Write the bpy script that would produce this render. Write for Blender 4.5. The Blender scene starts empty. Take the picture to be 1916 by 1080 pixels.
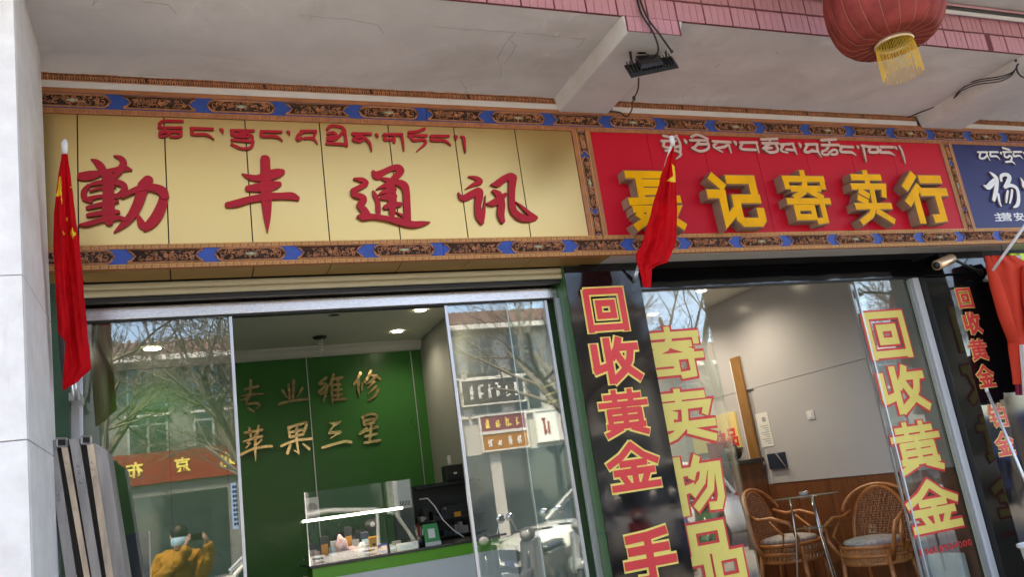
import bpy, math, random
from mathutils import Vector, Matrix
rnd = random.Random(7)
R = math.radians
sc = bpy.context.scene
COL = sc.collection

# ------------------------------------------------------------------ camera
YAW, PIT, ROL, FPX = 0.39383686, 0.24246176, -0.14391793, 1520.18
CAM = Vector((0, 0, 1.6))
_f = Vector((math.sin(YAW) * math.cos(PIT), math.cos(YAW) * math.cos(PIT), math.sin(PIT)))
_r = Vector((math.cos(YAW), -math.sin(YAW), 0))
_u = _r.cross(_f)
RT = _r * math.cos(ROL) + _u * math.sin(ROL)
UP = -_r * math.sin(ROL) + _u * math.cos(ROL)
cd = bpy.data.cameras.new('camera')
cd.sensor_fit = 'HORIZONTAL'; cd.sensor_width = 36; cd.lens = 36 * FPX / 1916
cd.clip_start = 0.03; cd.clip_end = 500
cam = bpy.data.objects.new('camera', cd); COL.objects.link(cam)
m3 = Matrix((RT, UP, -_f)).transposed()
cam.matrix_world = Matrix.Translation(CAM) @ m3.to_4x4()
sc.camera = cam

# ------------------------------------------------------------------ light
SUN_EL, SUN_ROT = R(58), R(-30)
w = bpy.data.worlds.new('World'); sc.world = w; w.use_nodes = True
nt = w.node_tree
bg = nt.nodes['Background']
sky = nt.nodes.new('ShaderNodeTexSky'); sky.sky_type = 'NISHITA'; sky.sun_disc = False
sky.sun_elevation = SUN_EL; sky.sun_rotation = SUN_ROT
sky.altitude = 3000; sky.air_density = .8; sky.dust_density = 8.0; sky.ozone_density = 1.0
nt.links.new(sky.outputs[0], bg.inputs[0]); bg.inputs[1].default_value = 0.15
sl = bpy.data.lights.new('sun', 'SUN'); sl.energy = 2.0; sl.angle = R(10); sl.color = (1, .96, .9)
so = bpy.data.objects.new('sun', sl); COL.objects.link(so)
phi = math.pi / 2 - SUN_ROT
sdir = Vector((math.cos(phi) * math.cos(SUN_EL), math.sin(phi) * math.cos(SUN_EL), math.sin(SUN_EL)))
so.rotation_euler = sdir.to_track_quat('Z', 'Y').to_euler(); so.location = (0, 8, 20)
vs = sc.view_settings
vs.view_transform = 'Standard'; vs.look = 'None'; vs.gamma = 1; vs.use_curve_mapping = False
vs.exposure = 3.1
vs.use_white_balance = True; vs.white_balance_temperature = 8900; vs.white_balance_tint = 10
cy = sc.cycles
cy.use_denoising = True
cy.max_bounces = 10; cy.diffuse_bounces = 5; cy.glossy_bounces = 5; cy.transparent_max_bounces = 16
cy.sample_clamp_indirect = 6; cy.caustics_reflective = False; cy.caustics_refractive = False

# ------------------------------------------------------------------ pixel -> place
def ray(x, y): return RT * ((x - 958) / FPX) - UP * ((y - 540) / FPX) + _f
def at(x, y, Y):
    d = ray(x, y); return CAM + d * (Y / d.y)
def atz(x, y, Z):
    d = ray(x, y); return CAM + d * ((Z - CAM.z) / d.z)
def atx(x, y, X):
    d = ray(x, y); return CAM + d * (X / d.x)

# ------------------------------------------------------------------ materials
MATS = {}
def mat(name, col, rough=.6, metal=0., var=.12, scale=6., bump=0., bscale=40., spec=.5, col2=None, coat=0., stretch=None, emit=None, estr=0., detail=6, rvar=.08, trans=0.):
    m = bpy.data.materials.new(name); m.use_nodes = True
    n = m.node_tree.nodes; L = m.node_tree.links; p = n['Principled BSDF']
    p.inputs['Roughness'].default_value = rough; p.inputs['Metallic'].default_value = metal
    p.inputs['Specular IOR Level'].default_value = spec
    if coat: p.inputs['Coat Weight'].default_value = coat; p.inputs['Coat Roughness'].default_value = .06
    tc = n.new('ShaderNodeTexCoord'); src = tc.outputs['Object']
    if stretch:
        mp = n.new('ShaderNodeMapping'); mp.inputs['Scale'].default_value = stretch
        L.new(src, mp.inputs[0]); src = mp.outputs[0]
    nz = n.new('ShaderNodeTexNoise'); nz.inputs['Scale'].default_value = scale; nz.inputs['Detail'].default_value = detail
    nz.inputs['Roughness'].default_value = .62
    L.new(src, nz.inputs['Vector'])
    cr = n.new('ShaderNodeValToRGB'); e = cr.color_ramp.elements
    a = Vector(col); b = Vector(col2) if col2 else a
    e[0].position = .3; e[1].position = .72
    e[0].color = (*(a * (1 - var)), 1); e[1].color = (*[min(1, t * (1 + var)) for t in b], 1)
    L.new(nz.outputs[0], cr.inputs[0]); L.new(cr.outputs[0], p.inputs['Base Color'])
    if rvar:
        mr = n.new('ShaderNodeMapRange'); mr.inputs['To Min'].default_value = max(0, rough - rvar); mr.inputs['To Max'].default_value = min(1, rough + rvar)
        L.new(nz.outputs[0], mr.inputs[0]); L.new(mr.outputs[0], p.inputs['Roughness'])
    if bump:
        n2 = n.new('ShaderNodeTexNoise'); n2.inputs['Scale'].default_value = bscale; n2.inputs['Detail'].default_value = 4
        L.new(src, n2.inputs['Vector'])
        bp = n.new('ShaderNodeBump'); bp.inputs['Strength'].default_value = bump; bp.inputs['Distance'].default_value = .01
        L.new(n2.outputs[0], bp.inputs['Height']); L.new(bp.outputs[0], p.inputs['Normal'])
    if emit:
        p.inputs['Emission Color'].default_value = (*emit, 1); p.inputs['Emission Strength'].default_value = estr
    if trans:   # thin cloth lets some light through
        tl = n.new('ShaderNodeBsdfTranslucent'); L.new(cr.outputs[0], tl.inputs[0])
        mx = n.new('ShaderNodeMixShader'); mx.inputs[0].default_value = trans
        L.new(p.outputs[0], mx.inputs[1]); L.new(tl.outputs[0], mx.inputs[2]); L.new(mx.outputs[0], n['Material Output'].inputs[0])
    MATS[name] = m
    return m
def glassmat(name, tint=(.93, .97, .95), base=.08, rough=0.0, wave=0., wscale=2.5, dirt=.02):
    m = bpy.data.materials.new(name); m.use_nodes = True
    n = m.node_tree.nodes; L = m.node_tree.links; n.remove(n['Principled BSDF'])
    out = n['Material Output']
    tr = n.new('ShaderNodeBsdfTransparent'); tr.inputs[0].default_value = (*tint, 1)
    gl = n.new('ShaderNodeBsdfGlossy'); gl.inputs['Roughness'].default_value = rough; gl.inputs['Color'].default_value = (1, 1, 1, 1)
    lw = n.new('ShaderNodeLayerWeight'); lw.inputs['Blend'].default_value = .5
    pw = n.new('ShaderNodeMath'); pw.operation = 'POWER'; pw.inputs[1].default_value = 5
    L.new(lw.outputs['Facing'], pw.inputs[0])
    ma = n.new('ShaderNodeMath'); ma.operation = 'MULTIPLY_ADD'; ma.inputs[1].default_value = 1 - base; ma.inputs[2].default_value = base
    L.new(pw.outputs[0], ma.inputs[0])
    mx = n.new('ShaderNodeMixShader'); L.new(ma.outputs[0], mx.inputs[0]); L.new(tr.outputs[0], mx.inputs[1]); L.new(gl.outputs[0], mx.inputs[2])
    last = mx
    tc = n.new('ShaderNodeTexCoord')
    if wave:
        nz = n.new('ShaderNodeTexNoise'); nz.inputs['Scale'].default_value = wscale; nz.inputs['Detail'].default_value = 1
        L.new(tc.outputs['Object'], nz.inputs['Vector'])
        bp = n.new('ShaderNodeBump'); bp.inputs['Strength'].default_value = 1; bp.inputs['Distance'].default_value = wave
        L.new(nz.outputs[0], bp.inputs['Height']); L.new(bp.outputs[0], gl.inputs['Normal'])
    if dirt:
        df = n.new('ShaderNodeBsdfDiffuse'); df.inputs[0].default_value = (.6, .6, .58, 1)
        nd = n.new('ShaderNodeTexNoise'); nd.inputs['Scale'].default_value = 7; nd.inputs['Detail'].default_value = 8; nd.inputs['Roughness'].default_value = .75
        mp = n.new('ShaderNodeMapping'); mp.inputs['Scale'].default_value = (1.5, 1, .5)
        L.new(tc.outputs['Object'], mp.inputs[0]); L.new(mp.outputs[0], nd.inputs['Vector'])
        mr = n.new('ShaderNodeMapRange'); mr.inputs['From Min'].default_value = .42; mr.inputs['From Max'].default_value = .8
        mr.inputs['To Min'].default_value = dirt * .3; mr.inputs['To Max'].default_value = dirt * 2.5
        L.new(nd.outputs[0], mr.inputs[0])
        m2 = n.new('ShaderNodeMixShader'); L.new(mr.outputs[0], m2.inputs[0]); L.new(mx.outputs[0], m2.inputs[1]); L.new(df.outputs[0], m2.inputs[2])
        last = m2
    L.new(last.outputs[0], out.inputs[0])
    MATS[name] = m
    return m
def addwave(m, dist, scale, stretch=(1, 1, 1)):
    n = m.node_tree.nodes; L = m.node_tree.links; p = n['Principled BSDF']
    tc = n.new('ShaderNodeTexCoord'); mp = n.new('ShaderNodeMapping'); mp.inputs['Scale'].default_value = stretch
    L.new(tc.outputs['Object'], mp.inputs[0])
    nz = n.new('ShaderNodeTexNoise'); nz.inputs['Scale'].default_value = scale; nz.inputs['Detail'].default_value = 1.5
    L.new(mp.outputs[0], nz.inputs['Vector'])
    bp = n.new('ShaderNodeBump'); bp.inputs['Strength'].default_value = 1; bp.inputs['Distance'].default_value = dist
    L.new(nz.outputs[0], bp.inputs['Height']); L.new(bp.outputs[0], p.inputs['Normal'])
    if 'Coat Normal' in p.inputs: L.new(bp.outputs[0], p.inputs['Coat Normal'])

M = MATS
def stain(m, col, amount, scale, stretch=(1, 1, 1), lo=.5, hi=.75, fine=0.):
    n = m.node_tree.nodes; L = m.node_tree.links; p = n['Principled BSDF']
    src = p.inputs['Base Color'].links[0].from_socket
    tc = n.new('ShaderNodeTexCoord'); mp = n.new('ShaderNodeMapping'); mp.inputs['Scale'].default_value = stretch
    L.new(tc.outputs['Object'], mp.inputs[0])
    nz = n.new('ShaderNodeTexNoise'); nz.inputs['Scale'].default_value = scale; nz.inputs['Detail'].default_value = 9; nz.inputs['Roughness'].default_value = .68; nz.inputs['Distortion'].default_value = .6
    L.new(mp.outputs[0], nz.inputs['Vector'])
    mr = n.new('ShaderNodeMapRange'); mr.inputs['From Min'].default_value = lo; mr.inputs['From Max'].default_value = hi; mr.inputs['To Max'].default_value = amount
    L.new(nz.outputs[0], mr.inputs[0])
    mx = n.new('ShaderNodeMix'); mx.data_type = 'RGBA'; L.new(mr.outputs[0], mx.inputs[0]); L.new(src, mx.inputs[6]); mx.inputs[7].default_value = (*col, 1)
    L.new(mx.outputs[2], p.inputs['Base Color'])
mat('plaster', (.60, .57, .555), .85, var=.10, scale=1.3, bump=.25, bscale=9, spec=.2, col2=(.64, .62, .61))
stain(M['plaster'], (.40, .355, .31), .55, .9, (1, 1.6, 1), .5, .74)
stain(M['plaster'], (.72, .71, .70), .6, 2.3, (1, 1, 1), .6, .68)
stain(M['plaster'], (.3, .27, .24), .5, 9, (1, 1, 1), .66, .8)
mat('crack', (.33, .31, .295), .9, var=.3, scale=20, spec=.1)
mat('pink_tile', (.56, .25, .29), .32, var=.14, scale=3, bump=.1, bscale=30, col2=(.62, .31, .35))
mat('grout', (.16, .04, .05), .8, var=.25, scale=12)
mat('white_stone', (.77, .75, .73), .5, var=.07, scale=7, bump=.1, bscale=60, col2=(.83, .82, .80), detail=10)
stain(M['white_stone'], (.42, .39, .35), .5, 2.2, (3, 3, .5), .56, .8)
stain(M['white_stone'], (.25, .23, .2), .5, 16, (1, 1, 1.5), .68, .8)
mat('gold_panel', (.70, .45, .16), .34, metal=.92, var=.02, scale=.8, col2=(.70, .47, .20), rvar=0, detail=2)
mat('dark_gap', (.02, .018, .015), .8, var=.2)
mat('red_acrylic', (.46, .010, .022), .42, var=.1, scale=5, spec=.25)
mat('red_edge', (.17, .004, .008), .5)
mat('red_panel', (.58, .010, .026), .42, var=.05, scale=1.5, spec=.15)
mat('navy_panel', (.02, .022, .12), .4, var=.15, scale=2, spec=.25)
mat('white_letter', (.8, .8, .8), .4, var=.03)
mat('beige_letter', (.62, .42, .36), .5, var=.06)
mat('yellow_face', (.9, .42, .008), .5, var=.12, scale=7, spec=.15)
mat('letter_side', (.28, .185, .13), .6, var=.2, scale=12)
mat('letter_rim', (.3, .15, .06), .45, var=.2)
mat('white_light_letter', (.85, .82, .75), .5)
mat('band_blue', (.018, .07, .33), .55, var=.18, scale=9)
mat('carved', (.42, .16, .07), .55, var=.3, scale=25, bump=.3, bscale=120, col2=(.5, .21, .1))
mat('carved_dark', (.05, .022, .014), .8, var=.4, scale=40)
mat('carved_green', (.35, .40, .28), .6, var=.2)
mat('strip_white', (.66, .64, .62), .7, var=.06, scale=5)
mat('brown_panel', (.36, .2, .06), .4, var=.12, scale=4, metal=.3)
mat('grey_panel', (.45, .43, .4), .5, var=.06)
mat('shutter', (.52, .46, .3), .5, var=.08, scale=5, stretch=(1, 8, 8))
mat('black', (.012, .012, .012), .45, var=.3)
mat('steel', (.62, .6, .58), .26, metal=1., var=.08, scale=3, stretch=(1, 1, 40))
mat('aluminium', (.6, .62, .66), .38, metal=.85, var=.05)
mat('white_frame', (.84, .86, .87), .4, var=.04)
mat('green_panel', (.035, .13, .035), .38, var=.1, scale=3, coat=.15)
mat('wall_green', (.03, .16, .035), .3, var=.07, scale=2, spec=.35)
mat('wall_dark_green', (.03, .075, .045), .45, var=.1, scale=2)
mat('wall_grey', (.33, .34, .32), .5, var=.06, scale=2)
mat('ceil_in', (.68, .68, .6), .8, var=.04, scale=2)
mat('cornice', (.6, .6, .55), .7, var=.04)
mat('floor_tile', (.28, .27, .25), .25, var=.12, scale=2)
mat('board_grey', (.50, .50, .525), .2, var=.03, scale=1.2, spec=.5, rvar=.02)
mat('wood', (.19, .07, .03), .4, var=.3, scale=3, stretch=(6, 6, .7), bump=.1)
mat('oak', (.30, .15, .05), .45, var=.25, scale=4, stretch=(8, 8, .8))
mat('granite', (.05, .045, .045), .25, var=.5, scale=60)
mat('gold_letter', (.78, .58, .28), .16, metal=.8, var=.08, scale=8, bump=.25, bscale=18)
mat('cane', (.46, .15, .045), .33, var=.3, scale=12, coat=.3, col2=(.46, .17, .05))
mat('cane_light', (.50, .22, .06), .38, var=.35, scale=25, coat=.2)
mat('cane_weave', (.33, .13, .06), .5, var=.4, scale=60, bump=.5, bscale=90, col2=(.45, .2, .1))
mat('cushion', (.40, .37, .37), .8, var=.4, scale=30, bump=.3)
mat('chrome', (.8, .8, .8), .1, metal=1.)
mat('flag_red', (.74, .010, .018), .8, var=.16, scale=9, spec=.12, bump=.5, bscale=28, stretch=(1, 1, .35), trans=.36)
mat('flag_yellow', (.85, .58, .02), .6, var=.05)
mat('flag_dark', (.05, .045, .04), .8)
mat('white_plastic', (.72, .72, .72), .4, var=.08, scale=8)
mat('lantern_red', (.21, .026, .021), .8, var=.3, scale=5, bump=.5, bscale=26, spec=.25, col2=(.28, .045, .038))
mat('gold_thread', (.75, .45, .04), .5, var=.2, scale=30)
mat('gold_ring', (.75, .55, .3), .3, metal=.6, var=.1)
mat('rib_gold', (.42, .22, .1), .5, metal=.2, var=.3)
mat('black_film', (.006, .006, .007), .04, var=.2, coat=.35, spec=.6)
addwave(M['black_film'], .012, 2.2, (1.2, 1, .6))
mat('black_stone', (.006, .006, .007), .04, var=.4, spec=.55)
mat('sticker_red', (.78, .045, .05), .4, var=.06, scale=5)
mat('sticker_yellow', (.92, .74, .18), .42, var=.05, scale=5)
mat('sticker_pale', (.85, .72, .3), .4, var=.04)
mat('raw_steel', (.27, .265, .27), .45, metal=.5, var=.3, scale=3, stretch=(3, 3, .6), bump=.08, col2=(.36, .34, .32))
mat('rusty_steel', (.50, .42, .34), .5, metal=.35, var=.35, scale=5, stretch=(3, 3, .7), bump=.12, col2=(.62, .48, .34))
mat('counter_white', (.72, .76, .76), .35, var=.03)
mat('counter_green', (.10, .42, .02), .35, var=.08)
mat('beige_plastic', (.55, .53, .48), .5, var=.06)
mat('orange_plastic', (.75, .33, .02), .4, var=.08)
mat('pink_print', (.65, .42, .43), .6, var=.4, scale=90)
mat('green_card', (.01, .28, .07), .4, var=.05)
mat('paper', (.75, .76, .74), .8, var=.04)
mat('paper_blue', (.42, .6, .68), .7, var=.06)
mat('ink', (.05, .06, .1), .7)
mat('screen', (.025, .035, .06), .2, var=.1)
mat('jacket_red', (.62, .055, .03), .85, var=.14, scale=6, bump=.8, bscale=14, spec=.12, stretch=(1, 1, .5))
mat('vest_green', (.55, .75, .06), .6, var=.08)
mat('reflective_grey', (.35, .36, .36), .35, var=.06)
mat('magenta_cloth', (.32, .02, .07), .7, var=.12)
mat('cctv_gold', (.62, .42, .25), .3, metal=.6, var=.1)
mat('asphalt', (.055, .055, .058), .85, var=.25, scale=3, bump=.3, bscale=120)
mat('paving', (.30, .29, .27), .75, var=.12, scale=2, bump=.15, bscale=50)
mat('kerb_stone', (.38, .37, .35), .7, var=.1)
mat('bark', (.17, .15, .125), .85, var=.3, scale=12, stretch=(1, 1, .3), bump=.6, bscale=25)
mat('far_white', (.5, .49, .47), .8, var=.07, scale=1.2, bump=.1)
mat('far_grey', (.2, .2, .195), .8, var=.08, scale=1.2)
mat('roof_tile', (.17, .10, .085), .75, var=.25, scale=8)
mat('window_dark', (.035, .05, .055), .08, var=.3, spec=.8)
mat('sign_red', (.26, .025, .015), .5, var=.06)
mat('sign_maroon', (.24, .05, .07), .5, var=.06)
mat('sign_orange', (.42, .17, .02), .5, var=.06)
mat('sign_dark', (.045, .045, .05), .5, var=.06)
mat('car_white', (.78, .79, .8), .22, var=.02, coat=.8)
mat('rubber', (.018, .018, .018), .7, var=.2)
mat('scooter_blue', (.03, .06, .25), .25, var=.1, coat=.6)
mat('scooter_red', (.3, .02, .02), .25, var=.1, coat=.6)
mat('scooter_black', (.02, .02, .022), .25, var=.1, coat=.6)
mat('scooter_silver', (.4, .41, .43), .3, metal=.5, var=.1, coat=.4)
mat('lamp_glass', (.35, .35, .37), .1, var=.05)
mat('tail_red', (.45, .01, .01), .2)
mat('skin', (.5, .3, .22), .5, var=.06)
mat('hair', (.012, .01, .009), .55, var=.3, scale=60)
mat('jacket_ochre', (.36, .17, .014), .8, var=.14, scale=5, bump=.4, bscale=14)
mat('mask_blue', (.3, .5, .62), .7, var=.05)
mat('trousers', (.03, .033, .045), .8, var=.15)
mat('lit_white', (.9, .9, .88), .4, emit=(1, .98, .93), estr=4)
mat('lit_tube', (.9, .9, .9), .4, emit=(1, 1, .98), estr=2.0)
glassmat('pane', (.90, .95, .925), .115, dirt=.012)
glassmat('pane_clear', (.95, .97, .96), .065, dirt=.004)
glassmat('table_glass', (.75, .85, .82), .08, dirt=0)

# ------------------------------------------------------------------ building blocks
class MB:
    def __init__(s): s.v = []; s.f = []; s.mi = []; s.cur = 0
    def add(s, vs, fs):
        o = len(s.v); s.v += [tuple(p) for p in vs]
        for f in fs: s.f.append(tuple(i + o for i in f)); s.mi.append(s.cur)
        return s
    def box(s, x0, x1, y0, y1, z0, z1):
        return s.add([(x0, y0, z0), (x1, y0, z0), (x1, y1, z0), (x0, y1, z0), (x0, y0, z1), (x1, y0, z1), (x1, y1, z1), (x0, y1, z1)],
                     [(0, 3, 2, 1), (4, 5, 6, 7), (0, 1, 5, 4), (1, 2, 6, 5), (2, 3, 7, 6), (3, 0, 4, 7)])
    def hexa(s, p):   # 8 points: 4 low, 4 high
        return s.add(p, [(0, 3, 2, 1), (4, 5, 6, 7), (0, 1, 5, 4), (1, 2, 6, 5), (2, 3, 7, 6), (3, 0, 4, 7)])
    def prism(s, pts, y0, y1):   # outline in x,z pushed along y
        n = len(pts)
        vs = [(x, y0, z) for x, z in pts] + [(x, y1, z) for x, z in pts]
        return s.add(vs, [tuple(range(n)), tuple(range(2 * n - 1, n - 1, -1))] + [(i, i + n, (i + 1) % n + n, (i + 1) % n) for i in range(n)])
    def tube(s, pts, r, n=8, caps=True):
        pts = [Vector(p) for p in pts]; rr = r if isinstance(r, (list, tuple)) else [r] * len(pts)
        o = len(s.v); ref = None
        for i, p in enumerate(pts):
            t = (pts[min(i + 1, len(pts) - 1)] - pts[max(i - 1, 0)])
            t = t.normalized() if t.length > 1e-9 else Vector((0, 0, 1))
            if ref is None: ref = Vector((0, 0, 1)) if abs(t.z) < .9 else Vector((1, 0, 0))
            a = t.cross(ref)
            a = a.normalized() if a.length > 1e-6 else t.orthogonal().normalized()
            b = t.cross(a).normalized(); ref = -b if False else ref
            for k in range(n):
                an = 2 * math.pi * k / n
                s.v.append(tuple(p + (a * math.cos(an) + b * math.sin(an)) * rr[i]))
        for i in range(len(pts) - 1):
            for k in range(n):
                q = o + i * n + k; q2 = o + i * n + (k + 1) % n
                s.f.append((q, q2, q2 + n, q + n)); s.mi.append(s.cur)
        if caps:
            s.f.append(tuple(o + k for k in range(n - 1, -1, -1))); s.mi.append(s.cur)
            s.f.append(tuple(o + (len(pts) - 1) * n + k for k in range(n))); s.mi.append(s.cur)
        return s
    def lathe(s, prof, c, n=24, axis='z', a0=0., a1=2 * math.pi):
        c = Vector(c); full = abs(a1 - a0 - 2 * math.pi) < 1e-6; cnt = n if full else n + 1
        o = len(s.v)
        for r, h in prof:
            for k in range(cnt):
                an = a0 + (a1 - a0) * k / n
                ca, sa = r * math.cos(an), r * math.sin(an)
                p = {'z': (ca, sa, h), 'y': (ca, h, sa), 'x': (h, ca, sa)}[axis]
                s.v.append(tuple(c + Vector(p)))
        for i in range(len(prof) - 1):
            for k in range(n):
                k2 = (k + 1) % cnt
                s.f.append((o + i * cnt + k, o + i * cnt + k2, o + (i + 1) * cnt + k2, o + (i + 1) * cnt + k)); s.mi.append(s.cur)
        return s
    def ball(s, c, rx, ry, rz, n=12, m=8):
        o = len(s.v); c = Vector(c)
        for i in range(m + 1):
            th = math.pi * i / m
            for k in range(n):
                a = 2 * math.pi * k / n
                s.v.append((c.x + rx * math.sin(th) * math.cos(a), c.y + ry * math.sin(th) * math.sin(a), c.z + rz * math.cos(th)))
        for i in range(m):
            for k in range(n):
                s.f.append((o + i * n + k, o + (i + 1) * n + k, o + (i + 1) * n + (k + 1) % n, o + i * n + (k + 1) % n)); s.mi.append(s.cur)
        return s
    def mesh(s, name, off, mats, smooth):
        me = bpy.data.meshes.new(name)
        me.from_pydata([(x - off.x, y - off.y, z - off.z) for x, y, z in s.v], [], s.f)
        for m_ in mats: me.materials.append(M[m_] if isinstance(m_, str) else m_)
        if len(mats) > 1:
            for p, k in zip(me.polygons, s.mi): p.material_index = k
        if smooth:
            for p in me.polygons: p.use_smooth = True
        me.update()
        return me
    def build(s, name, mats, parent=None, smooth=False, bevel=0):
        if isinstance(mats, str): mats = [mats]
        if parent is None:
            xs, ys, zs = zip(*s.v)
            off = Vector(((min(xs) + max(xs)) / 2, (min(ys) + max(ys)) / 2, min(zs)))
        else: off = wloc(parent)
        o = bpy.data.objects.new(name, s.mesh(name, off, mats, smooth)); COL.objects.link(o)
        if parent is None: o.location = off
        else: o.parent = parent
        if bevel:
            b = o.modifiers.new('b', 'BEVEL'); b.width = bevel; b.segments = 2; b.limit_method = 'ANGLE'
        return o
def wloc(o):
    v = Vector((0, 0, 0))
    while o is not None: v += o.location; o = o.parent
    return v
def tag(o, label=None, cat=None, group=None, kind=None):
    if label: o['label'] = label
    if cat: o['category'] = cat
    if group: o['group'] = group
    if kind: o['kind'] = kind
    return o
def thing(name, loc, label, cat, group=None):
    o = bpy.data.objects.new(name, None); COL.objects.link(o); o.location = loc
    o.empty_display_size = .1
    return tag(o, label, cat, group)
def copy_tree(o, parent=None):
    c = o.copy(); COL.objects.link(c)
    if parent is not None: c.parent = parent
    for ch in o.children: copy_tree(ch, c)
    return c
def box(name, m, parent, *a, bevel=0): return MB().box(*a).build(name, m, parent, bevel=bevel)

# ---- font glyphs (the program's built-in fallback font), fitted into a rectangle
_fc = bpy.data.curves.new('glyph_source', 'FONT'); _fo = bpy.data.objects.new('glyph_source', _fc)
COL.objects.link(_fo)
def glyph(ch, offset, depth, res=3):
    _fc.body = ch; _fc.offset = offset; _fc.extrude = depth / 2; _fc.resolution_u = res; _fc.bevel_depth = 0
    dg = bpy.context.evaluated_depsgraph_get(); dg.update()
    me = bpy.data.meshes.new_from_object(_fo.evaluated_get(dg))
    vs = [v.co.copy() for v in me.vertices]; fs = [tuple(p.vertices) for p in me.polygons]
    ns = [p.normal.copy() for p in me.polygons]
    bpy.data.meshes.remove(me)
    return vs, fs, ns
def glyph_mb(mb, ch, x0, x1, z0, z1, yfront, depth, offset, grow=0., face=0, side=0, res=3, ref=None, mirror=False):
    """the glyph of stroke offset `offset` laid so that its `ref`-offset outline fills x0..x1, z0..z1"""
    if ref is None: ref = offset
    bv, _, _ = glyph(ch, ref, 0, res)
    ax, bx = min(v.x for v in bv), max(v.x for v in bv); az, bz = min(v.y for v in bv), max(v.y for v in bv)
    vs, fs, ns = glyph(ch, offset, 1.0, res)
    o = len(mb.v)
    for v in vs:
        u = (v.x - ax) / (bx - ax)
        if mirror: u = 1 - u
        x = x0 + u * (x1 - x0); z = z0 + (v.y - az) / (bz - az) * (z1 - z0)
        mb.v.append((x, yfront + depth * (.5 - v.z), z))
    for f, nn in zip(fs, ns):
        mb.f.append(tuple(i + o for i in f)); mb.mi.append(face if nn.z > .5 else side)
def zmap(ox, oy, s): return lambda zx, zy: (ox + zx / s, oy + zy / s)
def gbox(Y, L, Rr, T, B):
    return at(*L, Y).x, at(*Rr, Y).x, at(*B, Y).z, at(*T, Y).z

# ---- brush strokes: (zoom x, zoom y, width) -> slabs standing off a plane
def brush(mb, pts, zm, Y, depth, k, face=0, side=0):
    P = []
    for x, y, wd in pts:
        px, py = zm(x, y); p = at(px, py, Y); q1 = at(px + 1, py, Y); q2 = at(px, py + 1, Y)
        sc_ = math.sqrt(abs((q1.x - p.x) * (q2.z - p.z) - (q1.z - p.z) * (q2.x - p.x)))
        px2, _ = zm(x + 1, y)
        P.append(Vector((p.x, p.z, wd * (px2 - px) * sc_ / 2)))
    S = []
    n = len(P)
    for i in range(n - 1):
        p0 = P[max(i - 1, 0)]; p1 = P[i]; p2 = P[i + 1]; p3 = P[min(i + 2, n - 1)]
        for j in range(6):
            t = j / 6
            S.append(.5 * (2 * p1 + (p2 - p0) * t + (2 * p0 - 5 * p1 + 4 * p2 - p3) * t * t + (3 * p1 - p0 - 3 * p2 + p3) * t ** 3))
    S.append(P[-1])
    def cap(a, b):   # rounded end beyond a, away from b
        d = Vector((a.x - b.x, a.y - b.y)); d = d.normalized() if d.length else Vector((1, 0))
        r = max(a.z, .0004); out = []
        for c in (.95, .75, .45):
            out.append(Vector((a.x + d.x * r * c, a.y + d.y * r * c, r * math.sqrt(1 - c * c) )))
        return out
    S = cap(S[0], S[1]) + S + cap(S[-1], S[-2])[::-1]
    o = len(mb.v); m_ = len(S)
    for i, p in enumerate(S):
        a = S[max(i - 1, 0)]; b = S[min(i + 1, m_ - 1)]
        d = Vector((b.x - a.x, b.y - a.y)); d = d.normalized() if d.length > 1e-9 else Vector((1, 0))
        nx, nz = -d.y, d.x; r = max(p.z, .0004)
        yf = Y - depth - k * .0006 - i * .00003
        for sx in (1, -1):
            mb.v.append((p.x + nx * r * sx, yf, p.y + nz * r * sx)); mb.v.append((p.x + nx * r * sx, Y, p.y + nz * r * sx))
    for i in range(m_ - 1):
        a = o + 4 * i; b = a + 4
        mb.f += [(a, a + 2, b + 2, b), (a + 1, a, b, b + 1), (a + 2, a + 3, b + 3, b + 2)]; mb.mi += [face, side, side]
    mb.f += [(o, o + 1, o + 3, o + 2), (b, b + 2, b + 3, b + 1)]; mb.mi += [side, side]
def strokes(name, data, zm, Y, depth, mats, parent, wdef=20):
    mb = MB()
    for k, st in enumerate(data):
        st = [(p[0], p[1], p[2] if len(p) > 2 else wdef) for p in st]
        brush(mb, st, zm, Y, depth, k % 12, 0, 1 if len(mats) > 1 else 0)
    return mb.build(name, mats, parent)

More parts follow.
